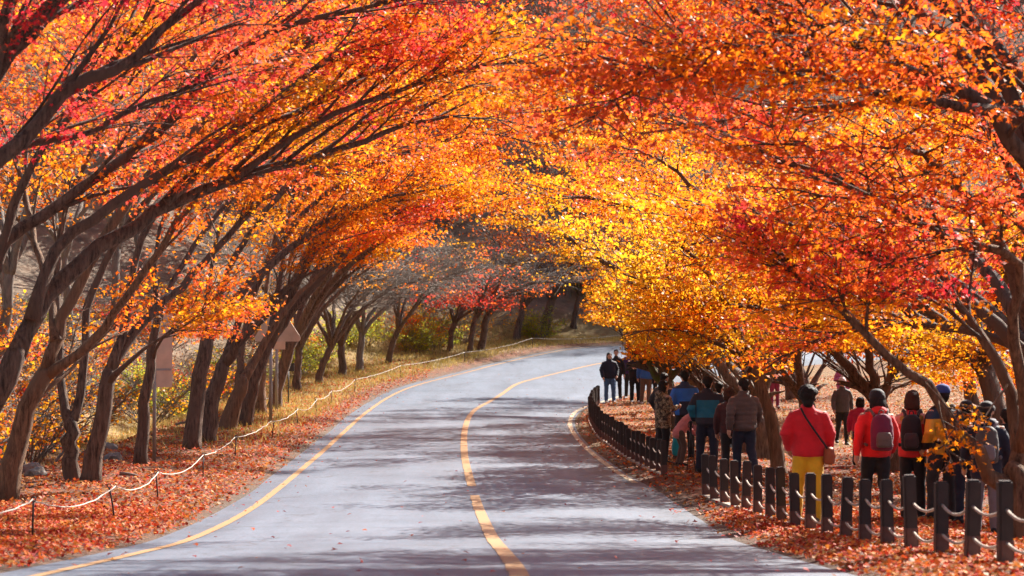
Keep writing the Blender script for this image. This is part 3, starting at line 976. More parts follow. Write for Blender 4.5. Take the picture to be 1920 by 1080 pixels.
def right_trees():
    # near the fence, trunk at the picture edge
    y = 25.4
    b = gbase(1912, 1020); y = b[1]
    T('maple_tree', 'maple at the fence end with a crooked limb bending down across the walkers', b, [
        (px_limb([(1915, 1030), (1908, 950), (1903, 890)], y), 0.185, 0.14, dict(sub=0, flare=.2)),
        (px_limb([(1903, 895), (1912, 844), (1905, 795), (1889, 721), (1860, 660), (1835, 615), (1790, 560), (1740, 530), (1690, 500), (1600, 470), (1540, 440)], y, y + 1), 0.082, 0.012, dict(start=.42, sub=14)),
        (px_limb([(1896, 915), (1874, 905), (1852, 889), (1840, 852), (1811, 827), (1787, 795), (1758, 750), (1734, 717), (1701, 701), (1664, 664), (1632, 630), (1590, 590), (1540, 550), (1470, 500), (1400, 470)], y, y - 1.0), 0.078, 0.014, dict(start=.62, sub=14)),
        (px_limb([(1912, 844), (1925, 760), (1905, 660), (1897, 600), (1912, 535), (1905, 480), (1866, 472), (1778, 446), (1710, 410), (1612, 358), (1524, 316), (1440, 290)], y - .3, y - 2), 0.075, 0.012, dict(start=.45, sub=16)),
        (px_limb([(1925, 760), (1940, 600), (1930, 420), (1890, 300), (1820, 200), (1730, 130), (1620, 90)], y, y + 1), 0.08, 0.014, dict(start=.4, sub=14)),
        (px_limb([(1820, 200), (1700, 190), (1560, 200), (1430, 215), (1310, 235), (1200, 250)], y + .7, y + 1.5), 0.05, 0.012, dict(sub=15, start=.2)),
        (px_limb([(1758, 752), (1765, 785), (1774, 815), (1778, 850), (1790, 878)], y - .6, y - .9), 0.014, 0.005, dict(sub=4, start=.2, sub_len=(.18, .32), dens=.3, n_twig=2, twig_len=(.12, .22))),
        (px_limb([(1734, 717), (1772, 760), (1800, 800), (1812, 830)], y - .6, y - 1.1), 0.014, 0.005, dict(sub=3, start=.4, sub_len=(.15, .3), dens=.3, n_twig=2, twig_len=(.12, .22))),
        (px_limb([(1889, 721), (1860, 760), (1840, 790), (1830, 815)], y + .1, y - .5), 0.014, 0.005, dict(sub=4, start=.3, sub_len=(.2, .35), dens=.35, n_twig=3, twig_len=(.12, .25))),
        (px_limb([(1912, 535), (1950, 400), (1990, 260), (1980, 100), (1940, -80)], y - .5, y - 1), 0.07, 0.014, dict(sub=9)),
    ], 0.30, shape='star', leaf=0.098, n_sub=12, n_twig=7, leaves=36, pspread=0.09, thick=.03, sub_len=(.9, 2.0), cvar=.12, bark='bark_warm', bark_twig='bark',
      trim=False, grad=lambda C: np.where(C[:, 2] < 2.2, 0.24, 0.0), filt=lambda C: clear_people(C) | ((C[:, 0] > 4.15) & (C[:, 0] < 4.95) & (C[:, 1] < 26.5) & (C[:, 2] < 1.3)))
    # off the picture edge, closer: red sprays hang into the top of the picture
    y = 17.0
    b = (5.6, y, gz(5.6, y))
    T('maple_tree', 'red maple outside the picture edge whose sprays hang into the top of the view', b, [
        (np.array([(5.6, y, b[2] - .1), (5.3, y, 1.5), (4.9, y, 2.9)]), 0.2, 0.15, dict(sub=0)),
        (np.array([(4.9, y, 2.9), (4.0, y, 4.3), (2.9, y - .2, 5.0), (1.6, y - .2, 5.3), (0.5, y, 5.2)]), 0.1, 0.014, dict(sub=12, start=.35)),
        (np.array([(4.9, y, 2.9), (4.4, y + 1.5, 4.4), (3.4, y + 2.6, 5.3), (2.4, y + 3.2, 5.6), (1.2, y + 3.6, 5.5)]), 0.1, 0.014, dict(sub=12)),
        (np.array([(4.9, y, 2.9), (5.6, y + .8, 4.6), (6.0, y + 1.6, 6.0), (5.6, y + 2.4, 7.2)]), 0.1, 0.02),
        (np.array([(4.9, y, 2.9), (4.6, y - .8, 4.6), (3.8, y - 1.6, 6.0), (2.6, y - 2.4, 6.8)]), 0.1, 0.02),
    ], 0.13, shape='star', leaf=0.095, n_sub=10, n_twig=7, leaves=46, pspread=0.12, cvar=.12)
    y = 23.0
    b = (6.4, y, gz(6.4, y))
    T('maple_tree', 'dark limbed maple outside the picture edge crossing the upper corner', b, [
        (np.array([(6.4, y, b[2] - .1), (6.0, y, 1.4), (5.5, y, 2.7)]), 0.22, 0.17, dict(sub=0)),
        (px_limb([(2040, 440), (1960, 340), (1902, 270), (1866, 207), (1800, 165), (1700, 130), (1643, 78), (1560, 66), (1477, 52), (1410, 15), (1330, -40)], y, y - 1), 0.10, 0.014, dict(sub=14, start=.3)),
        (px_limb([(1643, 78), (1540, 95), (1430, 120), (1320, 130), (1220, 150), (1120, 160)], y - .5, y - 1), 0.05, 0.012, dict(sub=14, start=.2)),
        (px_limb([(2040, 440), (1980, 250), (1900, 120), (1800, 30), (1700, -60), (1560, -140)], y, y + 1.5), 0.10, 0.02, dict(sub=12)),
        (px_limb([(1866, 207), (1760, 190), (1680, 185), (1612, 166), (1550, 135), (1480, 130)], y - .4, y - 1.5), 0.05, 0.012, dict(sub=9)),
        (np.array([(5.5, y, 2.7), (4.6, y + 2, 4.8), (3.4, y + 4.5, 6.4), (1.8, y + 7, 7.3), (0.2, y + 9, 7.6)]), 0.09, 0.014, dict(sub=13, start=.3, dens=.75)),  # added high limb, mostly above the view, to streak the road with shade
        (np.array([(5.5, y, 2.7), (4.4, y + 1, 5.0), (2.9, y + 2.6, 6.3), (1.2, y + 4, 6.9), (-0.6, y + 5, 7.0)]), 0.09, 0.014, dict(sub=13, start=.35, dens=.75)),  # second added overhead limb, there for its shade on the near lane
        (np.array([(5.5, y, 2.7), (6.2, y + 1, 4.5), (6.4, y + 2, 6.2), (5.8, y + 3, 7.6)]), 0.1, 0.02),
    ], 0.38, shape='tri', leaf=0.095, n_sub=11, n_twig=7, leaves=46, pspread=0.12, cvar=.12)
    # the yellow canopy over the walkers
    spec = [
        # px, py, label, palette, lean, H, length, n limbs, shape, bark, seed
        (1466, 893, 'slender maple trunk among the walkers under the yellow canopy', .74, -70, 7.6, 5.8, 6, 'bark_warm', 3, .13, 2.0),
        (1684, 880, 'maple behind the hikers with rucksacks, trunk forking at head height', .60, -60, 6.5, 4.6, 6, 'bark', 4, .17, 1.3),
        (1440, 862, 'rough grey maple trunk next to the man in the brown jacket', .78, -95, 6.0, 5.6, 6, 'bark_grey', 5, .21, 1.0),
        (1392, 850, 'maple leaning over the walkers, its foot hidden behind the brown jacket', .78, -85, 6.4, 5.6, 6, 'bark', 6, .17, .9),
        (1275, 812, 'mossy maple trunk behind the man in the blue jacket', .78, -90, 7.0, 5.4, 6, 'bark_moss', 7, .22, 1.2),
        (1535, 838, 'dark maple trunk beyond the person in the bobble hat', .5, -60, 7.5, 5.0, 6, 'bark', 8, .17, 1.1),
        (1330, 800, 'maple in the far row, trunk showing between the walkers', .72, -90, 7.5, 5.6, 6, 'bark', 9, .17, 1.0),
    ]
    for (px, py, lab, pt, lean, H, ln, nl, bk, sd, r, fk) in spec:
        b = gbase(px, py)
        T('maple_tree', lab, b, auto_limbs(b, R(lean), H, R(130), nl, fk, r, 0.8, ln, sd, 0.28, 5), pt, bark=bk, shape='tri' if b[1] < 40 else 'kite', leaf=0.115,
          n_sub=11, n_twig=7, leaves=42, pspread=0.12, sub_len=(1.3, 2.8), filt=clear_people, cvar=.15, down=.22)
    for k, (x, y, lab, pt, lean, H, ln) in enumerate((
            (7.4, 31.5, 'orange maple beside the path at the picture edge', .50, -75, 8.4, 6.2),
            (8.6, 42, 'amber maple hanging low over the path behind the hikers', .62, -70, 6.6, 5.0),
            (5.6, 72, 'tall golden maple by the bend behind the far walkers', .72, -75, 10.0, 6.2),
            (7.4, 60, 'tall orange maple in the second row beyond the walkers', .52, -75, 10.0, 6.0),
            (9.5, 82, 'tall red orange maple on the inside of the bend', .38, -80, 11.0, 6.2),
            (14.5, 52, 'crimson maple deep in the grove', .2, -60, 6.5, 4.6),
            (13.0, 68, 'orange maple deep in the grove', .48, -60, 8.5, 5.4))):
        b = (x, y, gz(x, y))
        near = y < 50
        T('maple_tree', lab, b, auto_limbs(b, R(lean), H, R(140), 6, 2.0, 0.2, 0.95 if H < 8.6 else 1.7, ln*(1 if H < 8.6 else 1.35), 80 + k, 0.2, 3), pt, shape='tri' if near else 'kite', leaf=0.105 if near else 0.13,
          n_sub=11, n_twig=8, leaves=44, pspread=0.16, sub_len=(1.4, 3.0), filt=clear_people, cvar=.13)


def clear_people(C):
    """boughs stay above head height over the path and out of the road's opening"""
    g = clear_road(C)
    h = C[:, 2] - z0(np.minimum(C[:, 1], 125))
    beside = ((C[:, 0] > 0.185*C[:, 1]) & (C[:, 1] > 30.8) & (h > 1.3)) | ((C[:, 0] > 0.165*C[:, 1]) & (C[:, 1] > 33) & (h > 1.6)) | ((C[:, 0] > .118*C[:, 1]) & (C[:, 1] > 58) & (h > 1.7))      # beyond the last hikers the boughs come down
    g &= ~((C[:, 1] > 50) & (C[:, 0] < 0.047*C[:, 1]) & (h < 2.7))       # the far walkers stay in sight
    g &= ~((C[:, 1] < 57) & (C[:, 0] > .117*C[:, 1]) & (C[:, 0] < .155*C[:, 1]) & (h < 2.25))
    return g & ((h > 2.1 + 0.3*np.sin(C[:, 0]*2.3 + C[:, 1])) | beside)


def far_trees():
    for k, (px, py, lab, pt, leafless, r, H, ln, nl) in enumerate((
            (842, 661, 'small scarlet maple at the far end of the verge', .20, .3, .13, 4.2, 2.2, 15),
            (880, 664, 'thin sparsely leaved maple beside the small scarlet one', .34, .85, .12, 5.5, 3.6, 18),
            (902, 660, 'dark forked tree where the road bends away', .7, .88, .16, 6.5, 4.6, 16),
            (968, 642, 'slanting trunk before the dark hollow beyond the bend', .4, .85, .17, 7, 5, 18),
            (1022, 637, 'thick upright trunk before the dark hollow beyond the bend', .45, .85, .22, 8, 5, 18),
            (1075, 634, 'red leaved maple beyond the end of the visible road', .3, .5, .15, 7, 5, 22))):
        b = gbase(px, py)
        d, side, dl, dr = road_coords(np.array([b[:2]]))
        if d[0] < 2.0:
            b = (b[0] - 1.5, b[1] + 2.5, gz(b[0] - 1.5, b[1] + 2.5))
        T('maple_tree', lab, b, auto_limbs(b, R(90), H, R(150), 6, 1.6 if k else 1.2, r, 1.0, ln, 120 + k, 0.2), pt, shape='kite', leaf=0.15, n_sub=9, n_twig=7, leaves=nl, leafless=leafless,
          pspread=.2, twig_len=(.7, 1.3), sub_len=(1.0, 2.0), cvar=.07, bark_twig='bark_grey')


left_trees()
right_trees()
far_trees()


# ------------------------------------------------------------------ wood on the hillside, undergrowth
def copy_tree(root, loc, rz, sc, label=None, group=None):
    r = root.copy(); COL.objects.link(r)
    r.location = loc; r.rotation_euler = (0, 0, rz); r.scale = (sc, sc, sc)
    if label:
        r['label'] = label
    if group:
        r['group'] = group
    for ch in root.children:
        c = ch.copy(); COL.objects.link(c); c.parent = r
    return r


def forest():
    protos = []
    for k in range(4):
        lm = auto_limbs((0, 0, 0), R(90*k), 12, R(180), 6, 3.2, .17, 2.4, 8.5, 200 + k, 0.08)
        lab = 'bare grey brown tree standing on the wooded hillside'
        if k < 3:
            r = T('hill_tree', lab, (0, 0, 0), lm, .3, bark='bark_grey', shape='kite', leaf=.16, n_sub=11, n_twig=11, leaves=14, leafless=.6, twig_len=(1.0, 2.0), sub_len=(1.6, 3.2), pspread=.3,
                  group='bare trees on the hillside', cvar=.05)
        else:
            r = T('hill_tree', 'russet leaved tree among the bare ones on the hillside', (0, 0, 0), lm, .45, bark='bark_grey', shape='kite', leaf=.2, n_sub=10, n_twig=8, leaves=34, twig_len=(1.0, 1.6), sub_len=(1.6, 3.0), pspread=.35,
                  group='russet trees on the hillside', cvar=.2)
        protos.append(r)
    spots = []
    g = random.Random(5)
    tries = 0
    while len(spots) < 88 and tries < 6000:
        tries += 1
        y = g.uniform(58, 185)
        px = g.uniform(-120, 2040)
        x = (px - 960)/F_PX*y
        d, side, dl, dr = road_coords(np.array([[x, y]]))
        if side[0] > 0 and (d[0] < 9.0):
            continue
        if side[0] < 0 and (x < 21 or y < 80) and y < 118:
            continue
        if any((x - a)**2 + (y - b)**2 < 4.2**2 for a, b in spots):
            continue
        spots.append((x, y))
    used = set()
    for k, (x, y) in enumerate(spots):
        i = 3 if k % 4 == 3 else k % 3
        loc = (x, y, gz(x, y) - .1); rz = g.random()*6.28; sc = g.uniform(.75, 1.2)
        if i not in used:
            used.add(i)
            r = protos[i]; r.location = loc; r.rotation_euler = (0, 0, rz); r.scale = (sc, sc, sc)
        else:
            copy_tree(protos[i], loc, rz, sc)

    # undergrowth on the bank
    def shrub(name, label, pt, leaves, cv, leafy, n=9, ln=1.5, seed=0):
        gg = np.random.default_rng(seed)
        lm = []
        for q in range(n):
            a = gg.random()*6.28
            dd = np.array([math.cos(a)*.8, math.sin(a)*.8, gg.uniform(.5, 1.3)])
            lm.append((arc((0.1*math.cos(a), .1*math.sin(a), -.05), dd, ln*gg.uniform(.7, 1.2), 6, 0, .12, .12), .014, .005, dict(sub=5, sub_len=(.4, .9), start=.2)))
        return T(name, label, (0, 0, 0), lm, pt, bark='bark_grey', shape='kite', leaf=.11, n_twig=4, leaves=leaves, leafless=1 - leafy, twig_len=(.25, .5), pspread=.10, cvar=cv, cat='shrub')
    kinds = [
        (shrub('bare_shrub', 'tangle of bare brown twigs growing on the bank behind the maples', .62, 8, .1, .35, 12, 2.0, 1), 'bare shrubs on the bank'),
        (shrub('green_shrub', 'yellow green leafy bush on the bank', .97, 16, .08, .9, 10, 1.4, 2), 'green bushes on the bank'),
        (shrub('rusty_shrub', 'rust coloured bush on the bank behind the maples', .5, 12, .2, .8, 11, 1.6, 3), 'rusty bushes on the bank'),
    ]
    fixed = [(1, 655, 672, 1.0), (1, 690, 668, .9), (1, 600, 690, 1.0), (1, 575, 700, .9), (1, 930, 655, 1.1), (1, 905, 664, .9), (1, 1040, 640, 1.0), (2, 60, 830, 1.0), (2, 780, 655, 1.2), (0, 800, 650, 1.2), (0, 860, 648, 1.2), (2, 100, 800, 1.2), (0, 380, 760, 1.2), (2, 330, 745, 1.2), (1, 240, 760, .9), (1, 420, 720, 1.1), (0, 150, 800, 1.2), (0, 280, 770, 1.2)]
    used = set()
    def put(i, x, y, sc):
        root, grp = kinds[i]
        loc = (x, y, gz(x, y)); rz = g.random()*6.28
        if i not in used:
            used.add(i); root['group'] = grp
            root.location = loc; root.rotation_euler = (0, 0, rz); root.scale = (sc, sc, sc)
        else:
            copy_tree(root, loc, rz, sc)
    for i, px, py, sc in fixed:
        x, y = ground_at(px, py)
        d, side, dl, dr = road_coords(np.array([[x, y]]))
        if d[0] < 4.6:
            x -= (4.8 - d[0])
        put(i, x, y, sc)
    for k in range(70):
        y = g.uniform(38, 118)
        xe = float(np.interp(y, EDGE_L[:140, 1], EDGE_L[:140, 0])) if y < 100 else g.uniform(-16, 10) + 6
        x = xe - g.uniform(6.0, 15)
        if y > 100:
            y = g.uniform(118, 128)
        put((0, 2, 0, 1, 0, 2)[k % 6], x, y, g.uniform(.8, 1.5))


forest()


# ------------------------------------------------------------------ rope fence, barrier, boards
def box_mesh(name, lo, hi, mat, parent=None, bevel=0.0, rot=None, loc=(0, 0, 0)):
    bm = bmesh.new()
    bmesh.ops.create_cube(bm, size=1.0)
    for v in bm.verts:
        v.co = Vector([lo[i] + (hi[i] - lo[i])*(v.co[i] + .5) for i in range(3)])
    if bevel:
        bmesh.ops.bevel(bm, geom=bm.edges[:], offset=bevel, segments=2, affect='EDGES')
    me = bpy.data.meshes.new(name)
    bm.to_mesh(me); bm.free()
    me.materials.append(mat)
    o = bpy.data.objects.new(name, me)
    o.location = loc
    if rot:
        o.rotation_euler = rot
    return link(o, parent)


def post_mesh(h, w):
    bm = bmesh.new()
    bmesh.ops.create_cube(bm, size=1.0)
    for v in bm.verts:
        v.co = Vector((v.co.x*w, v.co.y*w, (v.co.z + .5)*h))
    top = [e for e in bm.edges if all(v.co.z > h*.9 for v in e.verts)]
    side = [e for e in bm.edges if abs(e.verts[0].co.z - e.verts[1].co.z) > h*.5]
    bmesh.ops.bevel(bm, geom=top + side, offset=w*0.13, segments=2, affect='EDGES')
    me = bpy.data.meshes.new('post')
    bm.to_mesh(me); bm.free()
    me.materials.append(M['post'])
    return me


def sleeve_mesh(h, w):
    """reddish lower end of a post, a few millimetres proud"""
    bm = bmesh.new()
    bmesh.ops.create_cube(bm, size=1.0)
    for v in bm.verts:
        v.co = Vector((v.co.x*(w + .007), v.co.y*(w + .007), (v.co.z + .5)*h))
    side = [e for e in bm.edges if abs(e.verts[0].co.z - e.verts[1].co.z) > h*.5]
    bmesh.ops.bevel(bm, geom=side, offset=w*0.13, segments=2, affect='EDGES')
    me = bpy.data.meshes.new('post_foot')
    bm.to_mesh(me); bm.free()
    me.materials.append(M['post_foot'])
    return me


def post_fence(label, pts, h, w, rope_r, cat='fence'):
    root = empty('rope_fence', (pts[0][0], pts[0][1], gz(*pts[0])))
    tag(root, label, cat)
    pm, fm = post_mesh(h + .1, w), sleeve_mesh(h*0.30 + .1, w)
    o0 = np.array(root.location)
    G = []
    for i, (x, y) in enumerate(pts):
        g = np.array((x, y, gz(x, y)))
        j = min(i + 1, len(pts) - 1); k = max(i - 1, 0)
        ang = math.atan2(pts[j][1] - pts[k][1], pts[j][0] - pts[k][0])
        p = bpy.data.objects.new('post', pm)
        p.location = Vector(g - o0) - Vector((0, 0, .1))
        p.rotation_euler = (random.gauss(0, .022), random.gauss(0, .022), ang + random.gauss(0, .03))
        p.scale = (1, 1, random.uniform(.95, 1.05))
        link(p, root)
        f = bpy.data.objects.new('post_foot', fm)
        link(f, p)
        G.append(g)
    for a, b in zip(G[:-1], G[1:]):
        for fr in (0.66, 0.27):
            d = (b - a); ln = np.linalg.norm(d); dn = d/ln
            s = np.linspace(0, 1, 8)
            P = (a + dn*w*.4)[None, :] + (d - dn*w*.8)[None, :]*s[:, None]
            P[:, 2] += h*fr - (0.05 + random.random()*.025)*ln*4*s*(1 - s)
            tb = Tubes(); tb.add(P, rope_r, 6)
            tb.build('rope', M['rope'], root, o0)
        # low concrete footing between the posts
        d = (b - a); ln = np.linalg.norm(d[:2])
        box_mesh('footing', (-ln/2 + .01, -.07, -.12), (ln/2 - .01, .07, 0.022 + random.random()*.012), M['concrete'], root, 0.008,
                 (0, -math.asin((b[2] - a[2])/np.linalg.norm(d)), math.atan2(d[1], d[0])), Vector((a + b)/2 - o0) + Vector((0, 0, .0)))
    return root


near_px = [1952, 1883, 1820, 1763, 1708, 1663, 1620, 1583, 1550, 1518, 1490, 1465, 1443, 1420, 1397, 1378, 1358, 1339, 1324]
near_pts = []
for i, px in enumerate(near_px):
    y = 18.8 + 1.117*(i - 1)
    near_pts.append(((px - 960)/F_PX*y, y))
post_fence('low fence of dark square posts with two sagging ropes, in front of the hikers', near_pts, 0.66, 0.112, 0.013)
far_line = resample(smooth_line([ground_at(*p) for p in ((1245, 895), (1207, 877), (1174, 858), (1143, 835), (1121, 817), (1108, 792), (1110, 775), (1122, 757))], 6), 0.82)
post_fence('far stretch of dark post and rope fence curving along the bend', [tuple(p) for p in far_line], 0.63, 0.1, 0.011)


def rope_barrier():
    line = offset_line(EDGE_L, 0.95)
    line = resample(line, 0.1)
    line = line[(line[:, 1] > 15)]
    ys = [15.5, 20.5, 25.6, 31.0, 36.5, 42.0, 49.0, 56.5, 63.5, 71.0, 77.5, 84.0]
    idx = [int(np.argmin(np.abs(line[:2200, 1] - v) + 0.01*np.arange(len(line[:2200])))) for v in ys]
    k = idx[-1]
    while k + 75 < len(line) and line[k, 0] < 22:
        k += 75; idx.append(k)
    S = [np.array((line[i, 0] + random.gauss(0, .08), line[i, 1], gz(*line[i]))) for i in idx]
    root = empty('rope_barrier', S[0])
    tag(root, 'thin white rope sagging between short iron stakes along the leafy verge', 'barrier')
    o0 = np.array(root.location)
    for s in S:
        tb = Tubes()
        lean = np.array((random.gauss(0, .02), random.gauss(0, .02), 0))
        tb.add(np.array([s - UP*.1, s + UP*.2 + lean, s + UP*.40 + lean*2]), 0.013, 6)
        tb.build('stake', M['stake'], root, o0)
        tb = Tubes()
        a = np.linspace(0, 2*np.pi, 11)
        c = s + UP*.40 + lean*2
        tb.add(np.stack([c[0] + .026*np.cos(a), np.full(11, c[1]), c[2] + .022 + .026*np.sin(a)], 1), 0.007, 5, cap=False)
        tb.build('ring', M['stake'], root, o0)
    for a, b in zip(S[:-1], S[1:]):
        s = np.linspace(0, 1, 18)
        P = a + (b - a)*s[:, None]
        hh = .415 - (0.06 + .13*random.random())*4*s*(1 - s)
        P[:, 2] = np.maximum(P[:, 2] + hh, ground_z(P[:, 0], P[:, 1]) + .05)
        P[1:-1, 0] += RNG.normal(size=16)*.015
        tb = Tubes(); tb.add(P, 0.0075, 6)
        tb.build('rope', M['white_rope'], root, o0)


rope_barrier()


def slab(name, outline, thick, mat, parent, loc, rotz, bevel=0.006):
    """a flat board with the given outline in x, z"""
    bm = bmesh.new()
    vs = [bm.verts.new((x, 0, z)) for x, z in outline]
    f = bm.faces.new(vs)
    r = bmesh.ops.extrude_face_region(bm, geom=[f])
    for v in r['geom']:
        if isinstance(v, bmesh.types.BMVert):
            v.co.y += thick
    bmesh.ops.recalc_face_normals(bm, faces=bm.faces[:])
    me = bpy.data.meshes.new(name)
    bm.to_mesh(me); bm.free()
    me.materials.append(mat)
    o = bpy.data.objects.new(name, me)
    o.location = loc; o.rotation_euler = (0, 0, rotz)
    return link(o, parent)


def pole(name, h, r, mat, parent, loc=(0, 0, 0), sides=12):
    tb = Tubes(); tb.add(np.array([(0, 0, -.15), (0, 0, h*.5), (0, 0, h)]) + np.array(loc), r, sides)
    return tb.build(name, mat, parent, None)


def boards():
    b = gbase(290, 872); s = b[1]/F_PX
    root = empty('sign_board', b)
    tag(root, 'tall bare backed board on a steel pole behind orange sprays', 'sign')
    h = (872 - 590)*s
    pole('pole', h, 0.035, M['steel'], root)
    w = .21
    r = [(-w, h - 1.45), (w, h - 1.45), (w, h), (-w, h)]
    slab('board', r, 0.03, M['board_back'], root, (0.14, .05, 0), R(25))
    for z in (h - .25, h - 1.1):
        box_mesh('bracket', (-.2, -.012, -.02), (.2, .03, .02), M['steel'], root, 0.004, (0, 0, R(25)), (0.12, .035, z))
    b = gbase(508, 797); s = b[1]/F_PX
    root = empty('warning_sign', b)
    tag(root, 'triangular warning board seen from behind on a steel post by the warm brown trunk', 'sign')
    h = (797 - 612)*s
    pole('post', h, 0.045, M['steel'], root)
    tri = []
    for k, (cx, cz) in enumerate(((0, .62), (-.62, -.30), (.62, -.30))):
        a0 = (90 + 120*k)
        for q in (-55, -25, 0, 25, 55):
            tri.append((cx*.88 + .09*math.cos(R(a0 + q)), cz*.88 + .09*math.sin(R(a0 + q))))
    slab('board', [(x, z + h - .12) for x, z in tri], 0.025, M['board_back'], root, (.18, -.07, 0), R(-12))
    for z in (h - .42, h + .05):
        box_mesh('clamp', (-.09, -.02, -.025), (.09, .05, .025), M['steel'], root, .004, (0, 0, R(-12)), (.06, -.055, z))
    b = gbase(519, 776); s = b[1]/F_PX
    root = empty('sign_board', b)
    tag(root, 'square bare backed board on a second steel post behind the triangular one', 'sign')
    h = (776 - 620)*s
    pole('post', h, 0.045, M['steel'], root)
    slab('board', [(-.36, h - .62), (.36, h - .62), (.36, h + .06), (-.36, h + .06)], .025, M['board_back'], root, (-.1, -.075, 0), R(8))
    b = gbase(541, 762); s = b[1]/F_PX
    root = empty('small_sign', b)
    tag(root, 'small black board on a thin stake in the grassy verge', 'sign')
    h = (762 - 700)*s
    pole('stake', h, 0.022, M['black_board'], root, (0, 0, 0), 8)
    slab('board', [(-.19, h - .02), (.19, h - .02), (.19, h + .24), (-.19, h + .24)], .03, M['black_board'], root, (0, -.05, 0), 0)


boards()


# ------------------------------------------------------------------ fallen leaves, grass, stones, dead wood
def scatter(n, x0, x1, y0, y1, keep):
    x = RNG.uniform(x0, x1, n); y = RNG.uniform(y0, y1, n)
    d, side, dl, dr = road_coords(np.stack([x, y], 1))
    p = keep(x, y, d, side)
    g = RNG.random(n) < p
    return x[g], y[g], d[g], side[g]


LIT = np.array([(0.36, 0.02, 0.018), (0.62, 0.055, 0.022), (0.72, 0.14, 0.03), (0.72, 0.24, 0.04), (0.58, 0.30, 0.10), (0.34, 0.14, 0.06), (0.16, 0.06, 0.03)])
LITX = np.array([0, .2, .4, .58, .72, .86, 1])


def lay_leaves(name, x, y, size, shape, tint, tilt=0.5, lift=(0.0, 0.035)):
    z = ground_z(x, y)
    d, side, dl, dr = road_coords(np.stack([x, y], 1))
    z = np.where(d < 0, z0(y) + 0.016, z)
    z = z + RNG.uniform(lift[0], lift[1], len(x)) + 0.012
    C = np.stack([x, y, z], 1)
    Nn = UP + RNG.normal(size=(len(x), 3))*tilt
    V, Fc = leaf_mesh_arrays(C, Nn, size*RNG.uniform(.7, 1.25, len(x)), shape)
    t = np.clip(tint + RNG.normal(size=len(x))*.24, 0, 1)
    c = np.stack([np.interp(t, LITX, LIT[:, k]) for k in range(3)], 1)*RNG.uniform(.5, 1.0, (len(x), 1))
    o = mesh_np(name, V, Fc, M['litter'], None, np.repeat(c, Fc.shape[1], 0))
    return tag(o, kind='stuff')


# the red carpet on the verge
def keepL(x, y, d, side):
    clump = 0.55 + 0.45*vnoise(x, y, 0.9, 5)
    return (side > 0)*(d > -0.05)*(sstep(-.05, .3, d + .15*vnoise(x, y, .7)))*(1 - .75*sstep(4.0, 7.5, d))*np.clip(clump + .25, 0, 1)*(1 - .3*sstep(46, 66, y))
x, y, d, s = scatter(78000, -13, -3.6, 16, 34, keepL)
o = lay_leaves('fallen_leaves', x, y, .078, 'kite', .36 + .10*vnoise(x, y, 1.5, 8) + .25*sstep(3.2, 5.5, d))
o['label'] = 'red and orange leaves carpeting the verge near the camera'
x, y, d, s = scatter(105000, -15, -3.2, 34, 100, keepL)
lay_leaves('fallen_leaves', x, y, .10, 'kite', .42 + .10*vnoise(x, y, 2, 8) + .22*sstep(2.6, 5, d), .45)


def keepR(x, y, d, side):
    clump = 0.55 + 0.45*vnoise(x, y, 1.1, 15)
    path = 1 - .55*np.exp(-((x - (5.2 + .06*(y - 30)))/1.6)**2)*sstep(40, 52, y)
    return (side < 0)*(d > -.05)*sstep(-.05, .32, d + .18*vnoise(x, y, .8))*np.clip(clump + .2, 0, 1)*path
x, y, d, s = scatter(60000, 2, 9, 16, 34, keepR)
lay_leaves('fallen_leaves', x, y, .078, 'kite', .42 + .14*vnoise(x, y, 1.5, 3))
x, y, d, s = scatter(80000, 1.5, 19, 34, 92, keepR)
lay_leaves('fallen_leaves', x, y, .10, 'kite', .52 + .14*vnoise(x, y, 2, 3), .45)
# single leaves blown onto the tarmac
x, y, d, s = scatter(9000, -5, 3, 15, 95, lambda x, y, d, s: (d < -.03)*(0.025 + .95*np.exp(d/.22)))
lay_leaves('fallen_leaves', x, y, .08, 'tri', .25 + .0*x, .25)['label'] = 'single red leaves blown across the tarmac'


def grass_patch(n, x0, x1, y0, y1, keep, h, label=None):
    x, y, d, s = scatter(n, x0, x1, y0, y1, keep)
    z = ground_z(x, y)
    m = len(x)
    a = RNG.random(m)*np.pi*2
    w = .014; hh = h*RNG.uniform(.4, 1.2, m)
    c = np.stack([x, y, z - .01], 1)
    u = np.stack([np.cos(a), np.sin(a), np.zeros(m)], 1)*w
    tip = c + np.stack([RNG.normal(size=m)*.35*hh, RNG.normal(size=m)*.35*hh, hh], 1)
    V = np.stack([c - u, c + u, tip], 1).reshape(-1, 3)
    Fc = np.arange(3*m).reshape(m, 3)
    t = np.clip(.5 + .3*vnoise(x, y, 2.5, 6) + RNG.normal(size=m)*.2, 0, 1)[:, None]
    col = (1 - t)*np.array((.26, .22, .05)) + t*np.array((.66, .43, .13))
    o = mesh_np('grass', V, Fc, M['grass'], None, np.repeat(col, 3, 0))
    tag(o, label, None, None, 'stuff')


grass_patch(170000, -16, 6, 40, 114, lambda x, y, d, s: (s > 0)*sstep(.3, 1.3, d)*(1 - sstep(5.5, 8, d))*sstep(48, 74, y)*np.clip(.6 + .55*vnoise(x, y, 1.8, 1), 0, 1), .2, 'dry yellow grass on the verge along the bend')
grass_patch(7000, 3, 16, 46, 90, lambda x, y, d, s: (s < 0)*sstep(.5, 2.5, d)*np.clip(vnoise(x, y, 2.2, 9), 0, 1), .2, 'tufts of dry grass beneath the grove')


def stone_mesh(seed, r):
    bm = bmesh.new()
    bmesh.ops.create_icosphere(bm, subdivisions=2, radius=r)
    for v in bm.verts:
        n = mnoise.noise(v.co*(1.6/r) + Vector((seed*3.1, 0, 0)))
        v.co *= 1 + .45*n
        v.co.z *= .62
    me = bpy.data.meshes.new('stone')
    bm.to_mesh(me); bm.free()
    me.materials.append(M['stone'])
    return me


